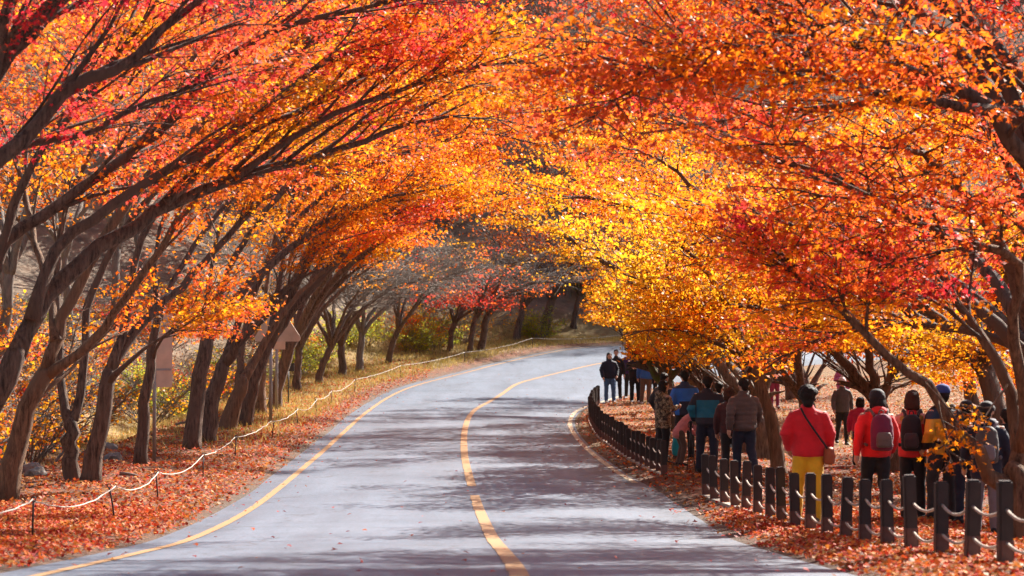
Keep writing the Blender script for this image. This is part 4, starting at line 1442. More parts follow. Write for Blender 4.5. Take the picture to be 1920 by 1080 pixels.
sm = [stone_mesh(k, 1.0) for k in range(4)]
for k in range(26):
    y = random.uniform(28, 62); x = float(np.interp(y, EDGE_L[:, 1], EDGE_L[:, 0])) - random.uniform(5.2, 6.6)
    if k < 4:
        x, y = ground_at(*((70, 900), (60, 885), (215, 868), (205, 850))[k])
    o = bpy.data.objects.new('stone', sm[k % 4])
    s = random.uniform(.12, .30) if k >= 4 else .21
    o.scale = (s, s*random.uniform(.7, 1), s)
    o.rotation_euler = (0, 0, random.random()*6)
    o.location = (x, y, gz(x, y) + s*.25)
    link(o)
    tag(o, 'grey weathered stone lying in the leafy ditch behind the maples', 'stone', 'stones in the ditch')

for k, (px, py, ln, a) in enumerate(((60, 850, 1.8, 20), (95, 862, 1.5, 65), (110, 840, 1.3, -30), (225, 905, 1.1, 10), (330, 805, 1.5, 5), (460, 770, 1.6, 80), (1400, 835, .9, 30))):
    x, y = ground_at(px, py)
    z = gz(x, y)
    P = arc((0, 0, .08), (math.cos(R(a)), .3*math.sin(R(a)), .35 if k in (1, 2) else .08), ln, 9, 0, .05, .12)
    tb = Tubes(); tb.add(P, np.linspace(.035, .008, 9), 6)
    for q in (3, 5, 6):
        B = arc(P[q], unit(np.array([math.cos(R(a)), random.uniform(-1, 1), random.uniform(.1, .9)])), ln*.35, 5, 0, .05, .1)
        tb.add(B, np.linspace(.014, .004, 5), 5)
    o = tb.build('fallen_branch', M['rot'], None)
    o.location = (x, y, z)
    tag(o, ('dead branch lying low behind the trunk at the picture edge', 'dead branch standing askew beside the ditch stones', 'dead branch tilted up behind the forked trunk',
            'dead branch lying on red leaves before the leaning trunk', 'dead branch on the litter beyond the board with the steel pole', 'dead branch near the triangular warning board',
            'dead branch on the litter beside the brown quilted jacket')[k], 'branch', 'dead branches on the litter')


# ------------------------------------------------------------------ walkers
def fabric(name, col, rough=0.75, wr=0.35):
    m, nt, b = new_mat(name)
    v = obj_coords(nt)
    f = noise_tex(nt, 5, 5, .6, v)
    nt.links.new(ramp(nt, f, [(.3, tuple(.8*x for x in col)), (.7, tuple(min(1, 1.15*x) for x in col))]), b.inputs['Base Color'])
    b.inputs['Roughness'].default_value = rough
    b.inputs['Specular IOR Level'].default_value = .35
    b.inputs['Sheen Weight'].default_value = .15
    bump(nt, b, noise_tex(nt, 14, 4, .6, scaled(nt, v, (1, 1, 2.2))), wr, .02)
    return m


def panel_fabric(name, base, rules, rough=.7):
    """cloth sewn from panels: rules are (colour, zmin, zmax, max |x|, side) in the jacket's own space"""
    m, nt, b = new_mat(name)
    v = obj_coords(nt)
    sp = N(nt, 'ShaderNodeSeparateXYZ'); nt.links.new(v, sp.inputs[0])
    def math_(op, a, c):
        n = N(nt, 'ShaderNodeMath', operation=op)
        for s, q in ((n.inputs[0], a), (n.inputs[1], c)):
            if hasattr(q, 'is_output'):
                nt.links.new(q, s)
            else:
                s.default_value = q
        return n.outputs[0]
    ax = math_('ABSOLUTE', sp.outputs[0], 0)
    c = base
    out = None
    for col, za, zb, xa, xb in rules:
        k = math_('MULTIPLY', math_('GREATER_THAN', sp.outputs[2], za), math_('LESS_THAN', sp.outputs[2], zb))
        k = math_('MULTIPLY', k, math_('MULTIPLY', math_('GREATER_THAN', ax, xa), math_('LESS_THAN', ax, xb)))
        out = mixc(nt, k, out if out is not None else base, col)
    f = noise_tex(nt, 6, 5, .6, v)
    out = mixc(nt, .5, out, ramp(nt, f, [(.3, (.38, .38, .38)), (.7, (.6, .6, .6))]), 'OVERLAY')
    nt.links.new(out, b.inputs['Base Color'])
    b.inputs['Roughness'].default_value = rough
    bump(nt, b, noise_tex(nt, 14, 4, .6, scaled(nt, v, (1, 1, 2.2))), .35, .02)
    return m


def camo_fabric():
    m, nt, b = new_mat('camouflage_cloth')
    v = obj_coords(nt)
    f = noise_tex(nt, 13, 2, .5, v, .6)
    c = ramp(nt, f, [(0, (.03, .02, .015)), (.42, (.12, .075, .04)), (.5, (.30, .22, .13)), (.57, (.05, .04, .025)), (.63, (.36, .29, .2))], 'CONSTANT')
    nt.links.new(c, b.inputs['Base Color'])
    b.inputs['Roughness'].default_value = .8
    bump(nt, b, noise_tex(nt, 14, 4, .6, v), .3, .02)
    return m


def skin_mat():
    m, nt, b = new_mat('skin')
    nt.links.new(ramp(nt, noise_tex(nt, 9, 4, .5, obj_coords(nt)), [(.3, (.44, .25, .17)), (.7, (.56, .34, .24))]), b.inputs['Base Color'])
    b.inputs['Roughness'].default_value = .5
    b.inputs['Subsurface Weight'].default_value = .08
    return m


def hair_mat(name, col):
    m, nt, b = new_mat(name)
    v = obj_coords(nt)
    f = noise_tex(nt, 30, 4, .6, scaled(nt, v, (3, 3, .4)))
    nt.links.new(ramp(nt, f, [(.3, tuple(.6*x for x in col)), (.7, tuple(1.6*x for x in col))]), b.inputs['Base Color'])
    b.inputs['Roughness'].default_value = .65
    b.inputs['Specular IOR Level'].default_value = .25
    bump(nt, b, f, .6, .02)
    return m


SK = skin_mat()
HB = hair_mat('black_hair', (.012, .009, .008))
HBR = hair_mat('brown_hair', (.045, .018, .01))
EYE = mat_simple('dark_eye', (.02, .015, .012), .3, .1)
LIP = mat_simple('lips', (.38, .13, .10), .5, .1)
C_ = {
    'red': fabric('red_cloth', (.62, .012, .022)),
    'bright_red': fabric('bright_red_cloth', (.78, .02, .02)),
    'magenta': fabric('magenta_cloth', (.5, .02, .09)),
    'mustard': fabric('mustard_cloth', (.82, .46, .02)),
    'black': fabric('black_cloth', (.012, .011, .013)),
    'charcoal': fabric('charcoal_cloth', (.035, .032, .034)),
    'dark_navy': fabric('dark_navy_cloth', (.012, .016, .035)),
    'grey': fabric('grey_cloth', (.17, .15, .17)),
    'jeans': fabric('blue_denim', (.05, .12, .26)),
    'brown': fabric('brown_quilted_cloth', (.085, .058, .052), .6),
    'maroon': fabric('dark_maroon_cloth', (.06, .02, .022)),
    'brown_trousers': fabric('brown_trouser_cloth', (.10, .06, .045)),
    'pink': fabric('dusty_pink_cloth', (.55, .2, .2)),
    'violet': fabric('violet_pink_cloth', (.42, .12, .32)),
    'purple': fabric('deep_purple_cloth', (.07, .03, .14)),
    'blue': fabric('royal_blue_cloth', (.02, .09, .34)),
    'slate': fabric('slate_grey_cloth', (.075, .07, .068)),
    'plum_pants': fabric('plum_cloth', (.25, .03, .08)),
    'camo': camo_fabric(),
    'teal_panel': panel_fabric('teal_panel_cloth', (.016, .016, .03), [((.005, .13, .22), .98, 1.29, 0, .175), ((.01, .16, .26), .98, 1.2, .19, .6)]),
    'blue_panel': panel_fabric('blue_panel_cloth', (.02, .14, .55), [((.014, .02, .05), .6, 1.12, 0, .13), ((.02, .04, .1), 1.37, 1.6, 0, .5)]),
    'pink_red_panel': panel_fabric('pink_and_red_cloth', (.75, .03, .03), [((.72, .28, .22), 1.28, 1.6, .06, .4), ((.72, .3, .24), 1.10, 1.17, .15, .5)]),
    'amber_panel': panel_fabric('amber_and_navy_cloth', (.72, .34, .03), [((.02, .03, .06), 1.30, 1.6, .07, .4), ((.015, .015, .02), .6, 1.0, .16, .6)]),
}
SHOE = {'black': C_['black'], 'white': mat_simple('pale_shoe', (.5, .48, .47), .6, .1), 'brown': mat_simple('brown_boot', (.12, .075, .04), .7, .2)}


class Blob:
    def __init__(self):
        self.V = []; self.F = []; self.n = 0

    def rings(self, rows, sides=14):
        """closed loft through rows of (centre, u axis, v axis) with u, v already scaled"""
        a = np.linspace(0, 2*np.pi, sides, endpoint=False)
        V = [np.array(c)[None, :] + np.cos(a)[:, None]*np.array(u)[None, :] + np.sin(a)[:, None]*np.array(v)[None, :] for c, u, v in rows]
        n = len(rows)
        base = self.n
        self.V += V
        for i in range(n - 1):
            for k in range(sides):
                k2 = (k + 1) % sides
                self.F.append((base + i*sides + k, base + i*sides + k2, base + (i + 1)*sides + k2, base + (i + 1)*sides + k))
        self.F.append(tuple(base + k for k in range(sides - 1, -1, -1)))
        self.F.append(tuple(base + (n - 1)*sides + k for k in range(sides)))
        self.n += n*sides

    def loft(self, rows, sides=18):
        """upright loft: rows of (x, y, z, rx, ry)"""
        self.rings([((x, y, z), (rx, 0, 0), (0, ry, 0)) for x, y, z, rx, ry in rows], sides)

    def limb(self, pts, radii, sides=12):
        P = np.array(pts, float); r = np.array(radii, float)
        t = np.gradient(P, axis=0); t /= np.linalg.norm(t, axis=1)[:, None]
        rows = []
        def add(c, tt, rr):
            ref = np.array([0, 1., 0]) if abs(tt[1]) < .8 else np.array([1., 0, 0])
            u = unit(np.cross(tt, ref)); v = np.cross(tt, u)
            rows.append((c, u*rr, v*rr))
        for q in (80, 55, 28):
            add(P[0] - t[0]*r[0]*math.sin(R(q)), t[0], r[0]*math.cos(R(q)))
        for i in range(len(P)):
            add(P[i], t[i], r[i])
        for q in (28, 55, 80):
            add(P[-1] + t[-1]*r[-1]*math.sin(R(q)), t[-1], r[-1]*math.cos(R(q)))
        self.rings(rows, sides)

    def ball(self, c, r, sides=14):
        rows = [(c[0], c[1], c[2] + r[2]*math.sin(R(q)), r[0]*math.cos(R(q)), r[1]*math.cos(R(q))) for q in (-85, -62, -40, -20, 0, 20, 40, 62, 85)]
        self.loft(rows, sides)

    def mesh(self, name, voxel=None, wrinkle=0.0, quilt=None, seed=0, smooth=3):
        me = bpy.data.meshes.new(name)
        me.from_pydata([tuple(v) for v in np.concatenate(self.V)], [], self.F)
        if voxel:
            o = bpy.data.objects.new('tmp', me); COL.objects.link(o)
            md = o.modifiers.new('r', 'REMESH'); md.mode = 'VOXEL'; md.voxel_size = voxel; md.adaptivity = 0
            if smooth:
                s = o.modifiers.new('s', 'SMOOTH'); s.factor = .5; s.iterations = smooth
            dg = bpy.context.evaluated_depsgraph_get()
            ev = bpy.data.meshes.new_from_object(o.evaluated_get(dg))
            bpy.data.objects.remove(o); bpy.data.meshes.remove(me)
            me = ev; me.name = name
        n = len(me.vertices)
        co = np.zeros(n*3, np.float32); me.vertices.foreach_get('co', co); co = co.reshape(-1, 3)
        if wrinkle or quilt:
            no = np.zeros(n*3, np.float32); me.vertices.foreach_get('normal', no); no = no.reshape(-1, 3)
            d = np.zeros(n)
            if wrinkle:
                d += wrinkle*vnoise(co[:, 0]*1.0 + co[:, 1], co[:, 2]*1.8 + .5*co[:, 0], .17, seed) + wrinkle*.6*vnoise(co[:, 1]*2 + co[:, 0], co[:, 2]*2, .09, seed + 2)
            if quilt:
                d += quilt[1]*np.abs(np.sin(np.pi*co[:, 2]/quilt[0]))**.6
            co = co + no*d[:, None]
            me.vertices.foreach_set('co', co.astype(np.float32).ravel())
        me.polygons.foreach_set('use_smooth', np.ones(len(me.polygons), bool))
        me.update()
        me.materials.append(None)
        return me


# poses: joints in metres for a 1.70 m adult, facing +Y
POSE = {
    'stand': dict(el=[(-.245, -.02, 1.12), (.245, -.02, 1.12)], wr=[(-.255, .06, .87), (.255, .06, .87)], kn=[(-.095, .015, .5), (.095, .015, .5)], an=[(-.105, -.01, .08), (.105, -.01, .08)]),
    'walk': dict(el=[(-.25, -.09, 1.13), (.25, .05, 1.12)], wr=[(-.26, -.06, .88), (.25, .19, .92)], kn=[(-.09, .10, .5), (.09, -.02, .5)], an=[(-.10, .10, .085), (.10, -.20, .12)]),
    'casual': dict(el=[(-.265, -.07, 1.13), (.25, .0, 1.12)], wr=[(-.215, .10, .94), (.235, .13, .90)], kn=[(-.115, .07, .5), (.09, .0, .5)], an=[(-.135, .06, .08), (.085, -.03, .08)]),
    'hold': dict(el=[(-.24, .02, 1.12), (.24, .02, 1.12)], wr=[(-.10, .25, 1.16), (.10, .25, 1.18)], kn=[(-.095, .015, .5), (.095, .015, .5)], an=[(-.105, -.01, .08), (.105, -.01, .08)]),
}


def hand(b, wr, el, side):
    """palm, four unequal fingers and a thumb, slightly curled"""
    w = np.array(wr); d = unit(w - np.array(el))
    inn = np.array((-side*1.0, 0, 0)); fr = unit(np.cross(d, inn)*(-side)); 
    if fr[1] < 0:
        fr = -fr
    palm = unit(np.cross(fr, d))
    if palm @ inn < 0:
        palm = -palm
    b.limb([w - d*.02, w + d*.03, w + d*.085], [.028, .034, .032], 10)
    for k, (o, ln) in enumerate(((.030, .070), (.010, .080), (-.011, .074), (-.031, .058))):
        p = w + d*.095 + fr*o
        q = p + d*ln*.5 + palm*.010
        e = p + d*ln*.85 + palm*.035
        b.limb([p, q, e], [.0105, .0098, .0085], 7)
    t0 = w + d*.035 + fr*.034
    b.limb([t0, t0 + fr*.024 + d*.025 + palm*.012, t0 + fr*.026 + d*.058 + palm*.022], [.0135, .012, .010], 7)


def body_mesh(pose):
    p = POSE[pose]; b = Blob()
    b.loft([(0, 0, .86, .10, .085), (0, 0, .95, .135, .095), (0, 0, 1.1, .125, .09), (0, 0, 1.28, .15, .095), (0, 0, 1.37, .14, .08), (0, 0, 1.43, .075, .06), (0, 0.005, 1.47, .053, .055)])
    b.limb([(0, .0, 1.42), (0, .008, 1.50), (0, .015, 1.55)], [.056, .052, .055], 12)
    # head: skull, face, jaw, nose, ears
    b.ball((0, .0, 1.615), (.074, .092, .095), 16)
    b.loft([(0, .03, 1.485, .022, .03), (0, .03, 1.50, .040, .048), (0, .026, 1.53, .054, .062), (0, .022, 1.57, .064, .074), (0, .015, 1.61, .066, .082)], 16)
    b.limb([(0, .098, 1.605), (0, .112, 1.575)], [.010, .014], 8)
    b.limb([(-.03, .088, 1.618), (.03, .088, 1.618)], [.013, .013], 8)
    b.limb([(-.018, .088, 1.538), (.018, .088, 1.538)], [.012, .012], 8)
    for s in (-1, 1):
        b.ball((s*.076, .0, 1.59), (.011, .022, .032), 8)
        i = 0 if s < 0 else 1
        sh = (s*.165, 0, 1.385)
        b.limb([(s*.06, 0, 1.37), sh, p['el'][i], p['wr'][i]], [.05, .05, .038, .027])
        hand(b, p['wr'][i], p['el'][i], s)
        b.limb([(s*.075, 0, .92), p['kn'][i], p['an'][i]], [.075, .05, .038])
        a = np.array(p['an'][i])
        b.limb([a + (0, -.03, -.03), a + (0, .08, -.045), a + (0, .15, -.055)], [.032, .028, .02], 10)
    return b.mesh('body', .0105, smooth=2)


def jacket_mesh(pose, style='plain', hem=.84):
    p = POSE[pose]; b = Blob()
    w = 1.0
    b.loft([(0, 0, hem, .185*w, .128), (0, 0, .95, .188, .13), (0, 0, 1.08, .182, .126), (0, 0, 1.2, .190, .128), (0, -.004, 1.3, .190, .124), (0, -.004, 1.365, .166, .108), (0, 0, 1.42, .112, .092), (0, .002, 1.455, .080, .082), (0, .006, 1.505, .074, .078)], 22)
    for s in (-1, 1):
        i = 0 if s < 0 else 1
        e = np.array(p['el'][i]); wr = np.array(p['wr'][i])
        b.limb([(s*.10, 0, 1.365), (s*.165, -.002, 1.345), e*.5 + np.array((s*.185, 0, 1.33))*.5, e, e*.45 + wr*.55, wr], [.072, .072, .069, .063, .057, .046], 14)
    if style == 'hood':
        b.ball((0, -.085, 1.44), (.115, .07, .075), 14)
    return b.mesh('jacket_' + style, .019, .0085, (.078, .009) if style == 'quilt' else None, len(pose) % 7)


def trouser_mesh(pose):
    p = POSE[pose]; b = Blob()
    b.loft([(0, 0, .82, .13, .10), (0, 0, .88, .165, .118), (0, 0, .97, .158, .112), (0, 0, 1.02, .15, .105)], 18)
    for s in (-1, 1):
        i = 0 if s < 0 else 1
        k = np.array(p['kn'][i]); a = np.array(p['an'][i])
        h = np.array((s*.082, -.005, .89))
        b.limb([h, h*.5 + k*.5 + np.array((s*.004, .008, 0)), k, k*.5 + a*.5 - np.array((0, .012, 0)), a], [.093, .086, .072, .066, .060], 14)
    return b.mesh('trousers', .019, .0075, None, 3)


def shoe_mesh():
    b = Blob()
    b.rings([((0, -.10, .045), (.036, 0, 0), (0, 0, .042)), ((0, -.06, .05), (.043, 0, 0), (0, 0, .05)), ((0, 0, .05), (.044, 0, 0), (0, 0, .05)), ((0, .06, .04), (.048, 0, 0), (0, 0, .04)), ((0, .12, .032), (.046, 0, 0), (0, 0, .032)), ((0, .165, .026), (.026, 0, 0), (0, 0, .024))], 14)
    b.limb([(0, -.03, .06), (0, -.03, .13)], [.045, .046], 12)
    return b.mesh('shoe', None)


def hair_mesh(kind):
    b = Blob()
    if kind == 'short':
        b.ball((0, -.014, 1.635), (.083, .092, .090), 16)
        b.limb([(0, -.05, 1.58), (0, -.045, 1.54)], [.055, .045])
        return b.mesh('short_hair', .012, .011, None, 1, 1)
    if kind == 'curly':
        g = random.Random(3)
        b.ball((0, -.022, 1.632), (.095, .1, .098), 16)
        b.limb([(0, -.05, 1.58), (0, -.055, 1.51)], [.075, .062])
        for k in range(90):
            a = g.random()*6.28; e = g.uniform(-1.0, 1.5)
            if math.sin(a) > .55 and e < .6:
                continue
            b.ball((.098*math.cos(a)*math.cos(e), -.022 + .1*math.sin(a)*math.cos(e), 1.63 + .1*math.sin(e)), (.026, .026, .024), 8)
        return b.mesh('curly_hair', .012, .004, None, 2, 1)
    if kind == 'bob':
        b.ball((0, -.014, 1.632), (.096, .1, .098), 16)
        b.loft([(0, -.036, 1.462, .074, .055), (0, -.036, 1.49, .104, .075), (0, -.028, 1.55, .106, .085), (0, -.018, 1.62, .099, .09)], 18)
        return b.mesh('bob_hair', .012, .009, None, 3, 1)
    b.ball((0, -.012, 1.634), (.086, .094, .093), 16)
    b.loft([(0, -.075, 1.30, .06, .025), (0, -.078, 1.36, .085, .035), (0, -.058, 1.44, .088, .05), (0, -.034, 1.52, .09, .066), (0, -.02, 1.6, .088, .078)], 18)
    return b.mesh('long_hair', .013, .008, None, 4, 1)


def beanie_mesh(cap=False):
    b = Blob()
    b.loft([(0, -.004, 1.625, .092, .104), (0, -.004, 1.66, .093, .104), (0, -.006, 1.70, .08, .09), (0, -.008, 1.725, .055, .062), (0, -.008, 1.738, .02, .022)], 18)
    if cap:
        b.rings([((0, .075, 1.635), (.075, 0, 0), (0, .004, .010)), ((0, .13, 1.63), (.066, 0, 0), (0, .004, .008)), ((0, .165, 1.622), (.035, 0, 0), (0, .004, .006))], 12)
        return b.mesh('cap', None)
    b.loft([(0, -.004, 1.605, .096, .108), (0, -.004, 1.615, .1, .112), (0, -.004, 1.65, .1, .112), (0, -.004, 1.66, .096, .108)], 18)
    return b.mesh('beanie', .014, .002, None, 1, 1)


def pack_mesh():
    b = Blob()
    b.loft([(0, -.215, .93, .10, .065), (0, -.225, .96, .135, .09), (0, -.23, 1.1, .145, .1), (0, -.225, 1.25, .14, .092), (0, -.215, 1.36, .115, .075), (0, -.205, 1.41, .06, .045)], 20)
    return b.mesh('pack_body', .018, .006, None, 2)


def pocket_mesh():
    b = Blob()
    b.loft([(0, -.31, .97, .08, .035), (0, -.32, 1.0, .105, .045), (0, -.325, 1.1, .105, .045), (0, -.315, 1.17, .085, .035)], 16)
    return b.mesh('pocket', .018, .004, None, 4)


def dot_mesh(x, y, z, w):
    b = Blob(); b.ball((x, y, z), (w, .006, .006), 8)
    return b.mesh('dot')


MS = {}


def shared(kind, *a):
    k = (kind,) + a
    if k not in MS:
        MS[k] = {'body': body_mesh, 'jacket': jacket_mesh, 'trousers': trouser_mesh, 'shoe': shoe_mesh, 'hair': hair_mesh, 'hat': beanie_mesh, 'pack': pack_mesh, 'pocket': pocket_mesh, 'dot': dot_mesh}[kind](*a)
    return MS[k]


def inst(name, me, mat, parent, loc=(0, 0, 0), rot=(0, 0, 0)):
    o = bpy.data.objects.new(name, me)
    o.location = loc; o.rotation_euler = rot
    link(o, parent)
    o.material_slots[0].link = 'OBJECT'
    o.material_slots[0].material = mat
    return o


def strap(root, mat, pts, r=.017, name='strap'):
    tb = Tubes(); tb.add(smooth_line(pts, 5), r, 6)
    return tb.build(name, mat, root, None)


def person(label, px, y, h, face, pose, jacket, trousers, shoes='black', hair='short', hmat=None, hat=None, hatmat=None, style='plain', pack=None, wide=1.0, extra=None, hem=.84, group='walkers under the maples'):
    x = (px - 960)/F_PX*y
    z = gz(x, y)
    s = h/1.715
    lean = (random.gauss(-.01, .015), random.gauss(0, .02))
    def place(name):
        r = empty(name, (x, y, z))
        r.rotation_euler = (lean[0], lean[1], -R(face)); r.scale = (s*wide, s*wide, s)
        return r
    root = place('person')
    tag(root, label, 'person', group)
    inst('body', shared('body', pose), SK, root)
    inst('jacket', shared('jacket', pose, style, hem), C_[jacket], root)
    inst('trousers', shared('trousers', pose), C_[trousers], root)
    for i in (0, 1):
        a = POSE[pose]['an'][i]
        inst('shoe', shared('shoe'), SHOE[shoes], root, (a[0], a[1] + .03, max(0, a[2] - .085)), (0, 0, R(6 if i == 0 else -6)))
    if hair:
        inst('hair', shared('hair', hair), hmat or HB, root)
    for sx in (-1, 1):
        inst('eye', shared('dot', sx*.03, .094, 1.60, .011), EYE, root)
    inst('mouth', shared('dot', 0, .099, 1.538, .021), LIP, root)
    if hat:
        inst('cap' if hat == 'cap' else 'beanie', shared('hat', hat == 'cap'), C_[hatmat] if isinstance(hatmat, str) else hatmat, root)
    if hat == 'bobble':
        g = random.Random(2); b = Blob()
        for k in range(24):
            a = g.random()*6.28; e = g.uniform(-1.5, 1.5)
            b.ball((.022*math.cos(a)*math.cos(e), .022*math.sin(a)*math.cos(e), 1.76 + .022*math.sin(e)), (.02, .02, .02), 6)
        inst('bobble', b.mesh('bobble', .010), hatmat, root)
    if pack:
        col, pcol, plabel = pack
        pr = place('rucksack')
        tag(pr, plabel, 'rucksack', 'rucksacks worn by the walkers')
        inst('pack_body', shared('pack'), C_[col], pr)
        inst('pocket', shared('pocket'), C_[pcol], pr)
        for sx in (-1, 1):
            strap(pr, C_[pcol], [(sx*.075, -.15, 1.38), (sx*.105, -.09, 1.455), (sx*.12, .0, 1.45), (sx*.13, .115, 1.36), (sx*.14, .14, 1.2), (sx*.165, .06, 1.05), (sx*.16, -.13, 1.0)], .02, 'shoulder_strap')
        tb = Tubes(); tb.add(smooth_line([(-.03, -.17, 1.40), (-.02, -.19, 1.45), (.02, -.19, 1.45), (.03, -.17, 1.40)], 4), .009, 6)
        tb.build('carry_loop', C_[pcol], pr)
    if extra:
        extra(root, place)
    return root


C_['white_knit'] = fabric('pale_grey_knit', (.55, .55, .56))
C_['rust'] = fabric('rust_leather', (.36, .09, .03), .6)
C_['cyan'] = fabric('turquoise_cloth', (.02, .32, .38))
C_['pale_blue'] = fabric('pale_blue_cloth', (.28, .42, .5))
C_['wine'] = fabric('wine_red_cloth', (.17, .015, .05))
C_['taupe'] = fabric('taupe_cloth', (.14, .10, .085))
C_['fur'] = fabric('mustard_fur', (.42, .24, .05), .95, .9)
C_['cap_blue'] = fabric('blue_cap_cloth', (.03, .06, .25))


def bag(label, col, pts, c, size, strap_col='black', name='shoulder_bag'):
    def f(root, place):
        r = place(name)
        tag(r, label, 'bag')
        b = Blob()
        cx, cy, cz = c; w, d, hh = size
        b.loft([(cx, cy, cz - hh*.5, w*.35, d*.35), (cx, cy, cz - hh*.42, w*.5, d*.5), (cx, cy, cz, w*.52, d*.55), (cx, cy, cz + hh*.38, w*.46, d*.45), (cx, cy, cz + hh*.5, w*.3, d*.25)], 14)
        inst('bag_body', b.mesh('bag_body', .016, .004), C_[col], r)
        strap(r, C_[strap_col], pts, .012)
    return f


def glasses(root, place):
    b = Blob()
    for sx in (-1, 1):
        b.ball((sx*.033, .107, 1.60), (.027, .008, .02), 10)
    b.limb([(-.012, .113, 1.603), (.012, .113, 1.603)], [.004, .004], 6)
    r = place('sunglasses'); tag(r, 'dark sunglasses on the face under the bobble hat', 'sunglasses')
    inst('lenses', b.mesh('lenses'), EYE, r)
    tb = Tubes()
    for sx in (-1, 1):
        tb.add([(sx*.058, .10, 1.605), (sx*.082, .04, 1.605), (sx*.084, -.01, 1.60)], .004, 5)
    tb.build('arms', EYE, r)


def poles(root, place):
    for k, (dx, dy) in enumerate(((-.06, .10), (.07, .16))):
        r = place('trekking_pole')
        tag(r, ('trekking pole held upright by the man in the teal jacket', 'trekking pole slanting forward beside the upright one')[k], 'trekking pole')
        g = np.array((-.265, .09, .80)); t = np.array((-.265 + dx, .09 + dy, .01))
        tb = Tubes(); tb.add([g, (g + t)/2, t], [.009, .008, .006], 7); tb.build('shaft', C_['charcoal'], r)
        tb = Tubes(); tb.add([g + (t - g)*-.14, g + (t - g)*-.05, g + (t - g)*.06], [.016, .019, .015], 8); tb.build('grip', C_['black'], r)
        a = np.linspace(0, 6.28, 12)
        tb = Tubes(); tb.add(np.stack([g[0] + .04*np.cos(a), np.full(12, g[1]), g[2] + .05 + .07*np.sin(a)], 1), .006, 5, cap=False); tb.build('wrist_loop', C_['black'], r)


def hood_fur(root, place):
    b = Blob()
    b.limb([(-.12, -.10, 1.36), (-.06, -.135, 1.31), (.06, -.135, 1.31), (.12, -.10, 1.36)], [.04, .05, .05, .04])
    inst('fur_collar', b.mesh('fur_collar', .014, .01), C_['fur'], root)


def sling(root, place):
    bag('rust leather bag at the hip of the woman in mustard trousers', 'rust', [(-.085, -.10, 1.45), (-.03, -.136, 1.33), (.08, -.142, 1.15), (.19, -.12, .98), (.215, -.06, .93)], (.235, -.04, .86), (.13, .16, .22))(root, place)


def pastel_scarf(root, place):
    b = Blob()
    a = np.linspace(0, 2*np.pi, 13)
    b.limb([(.088*math.cos(q), .088*math.sin(q), 1.475 + .01*math.sin(2*q)) for q in a], [.03]*13, 8)
    inst('hood_edge', b.mesh('hood_edge', .013, .006), C_['grey'], root)


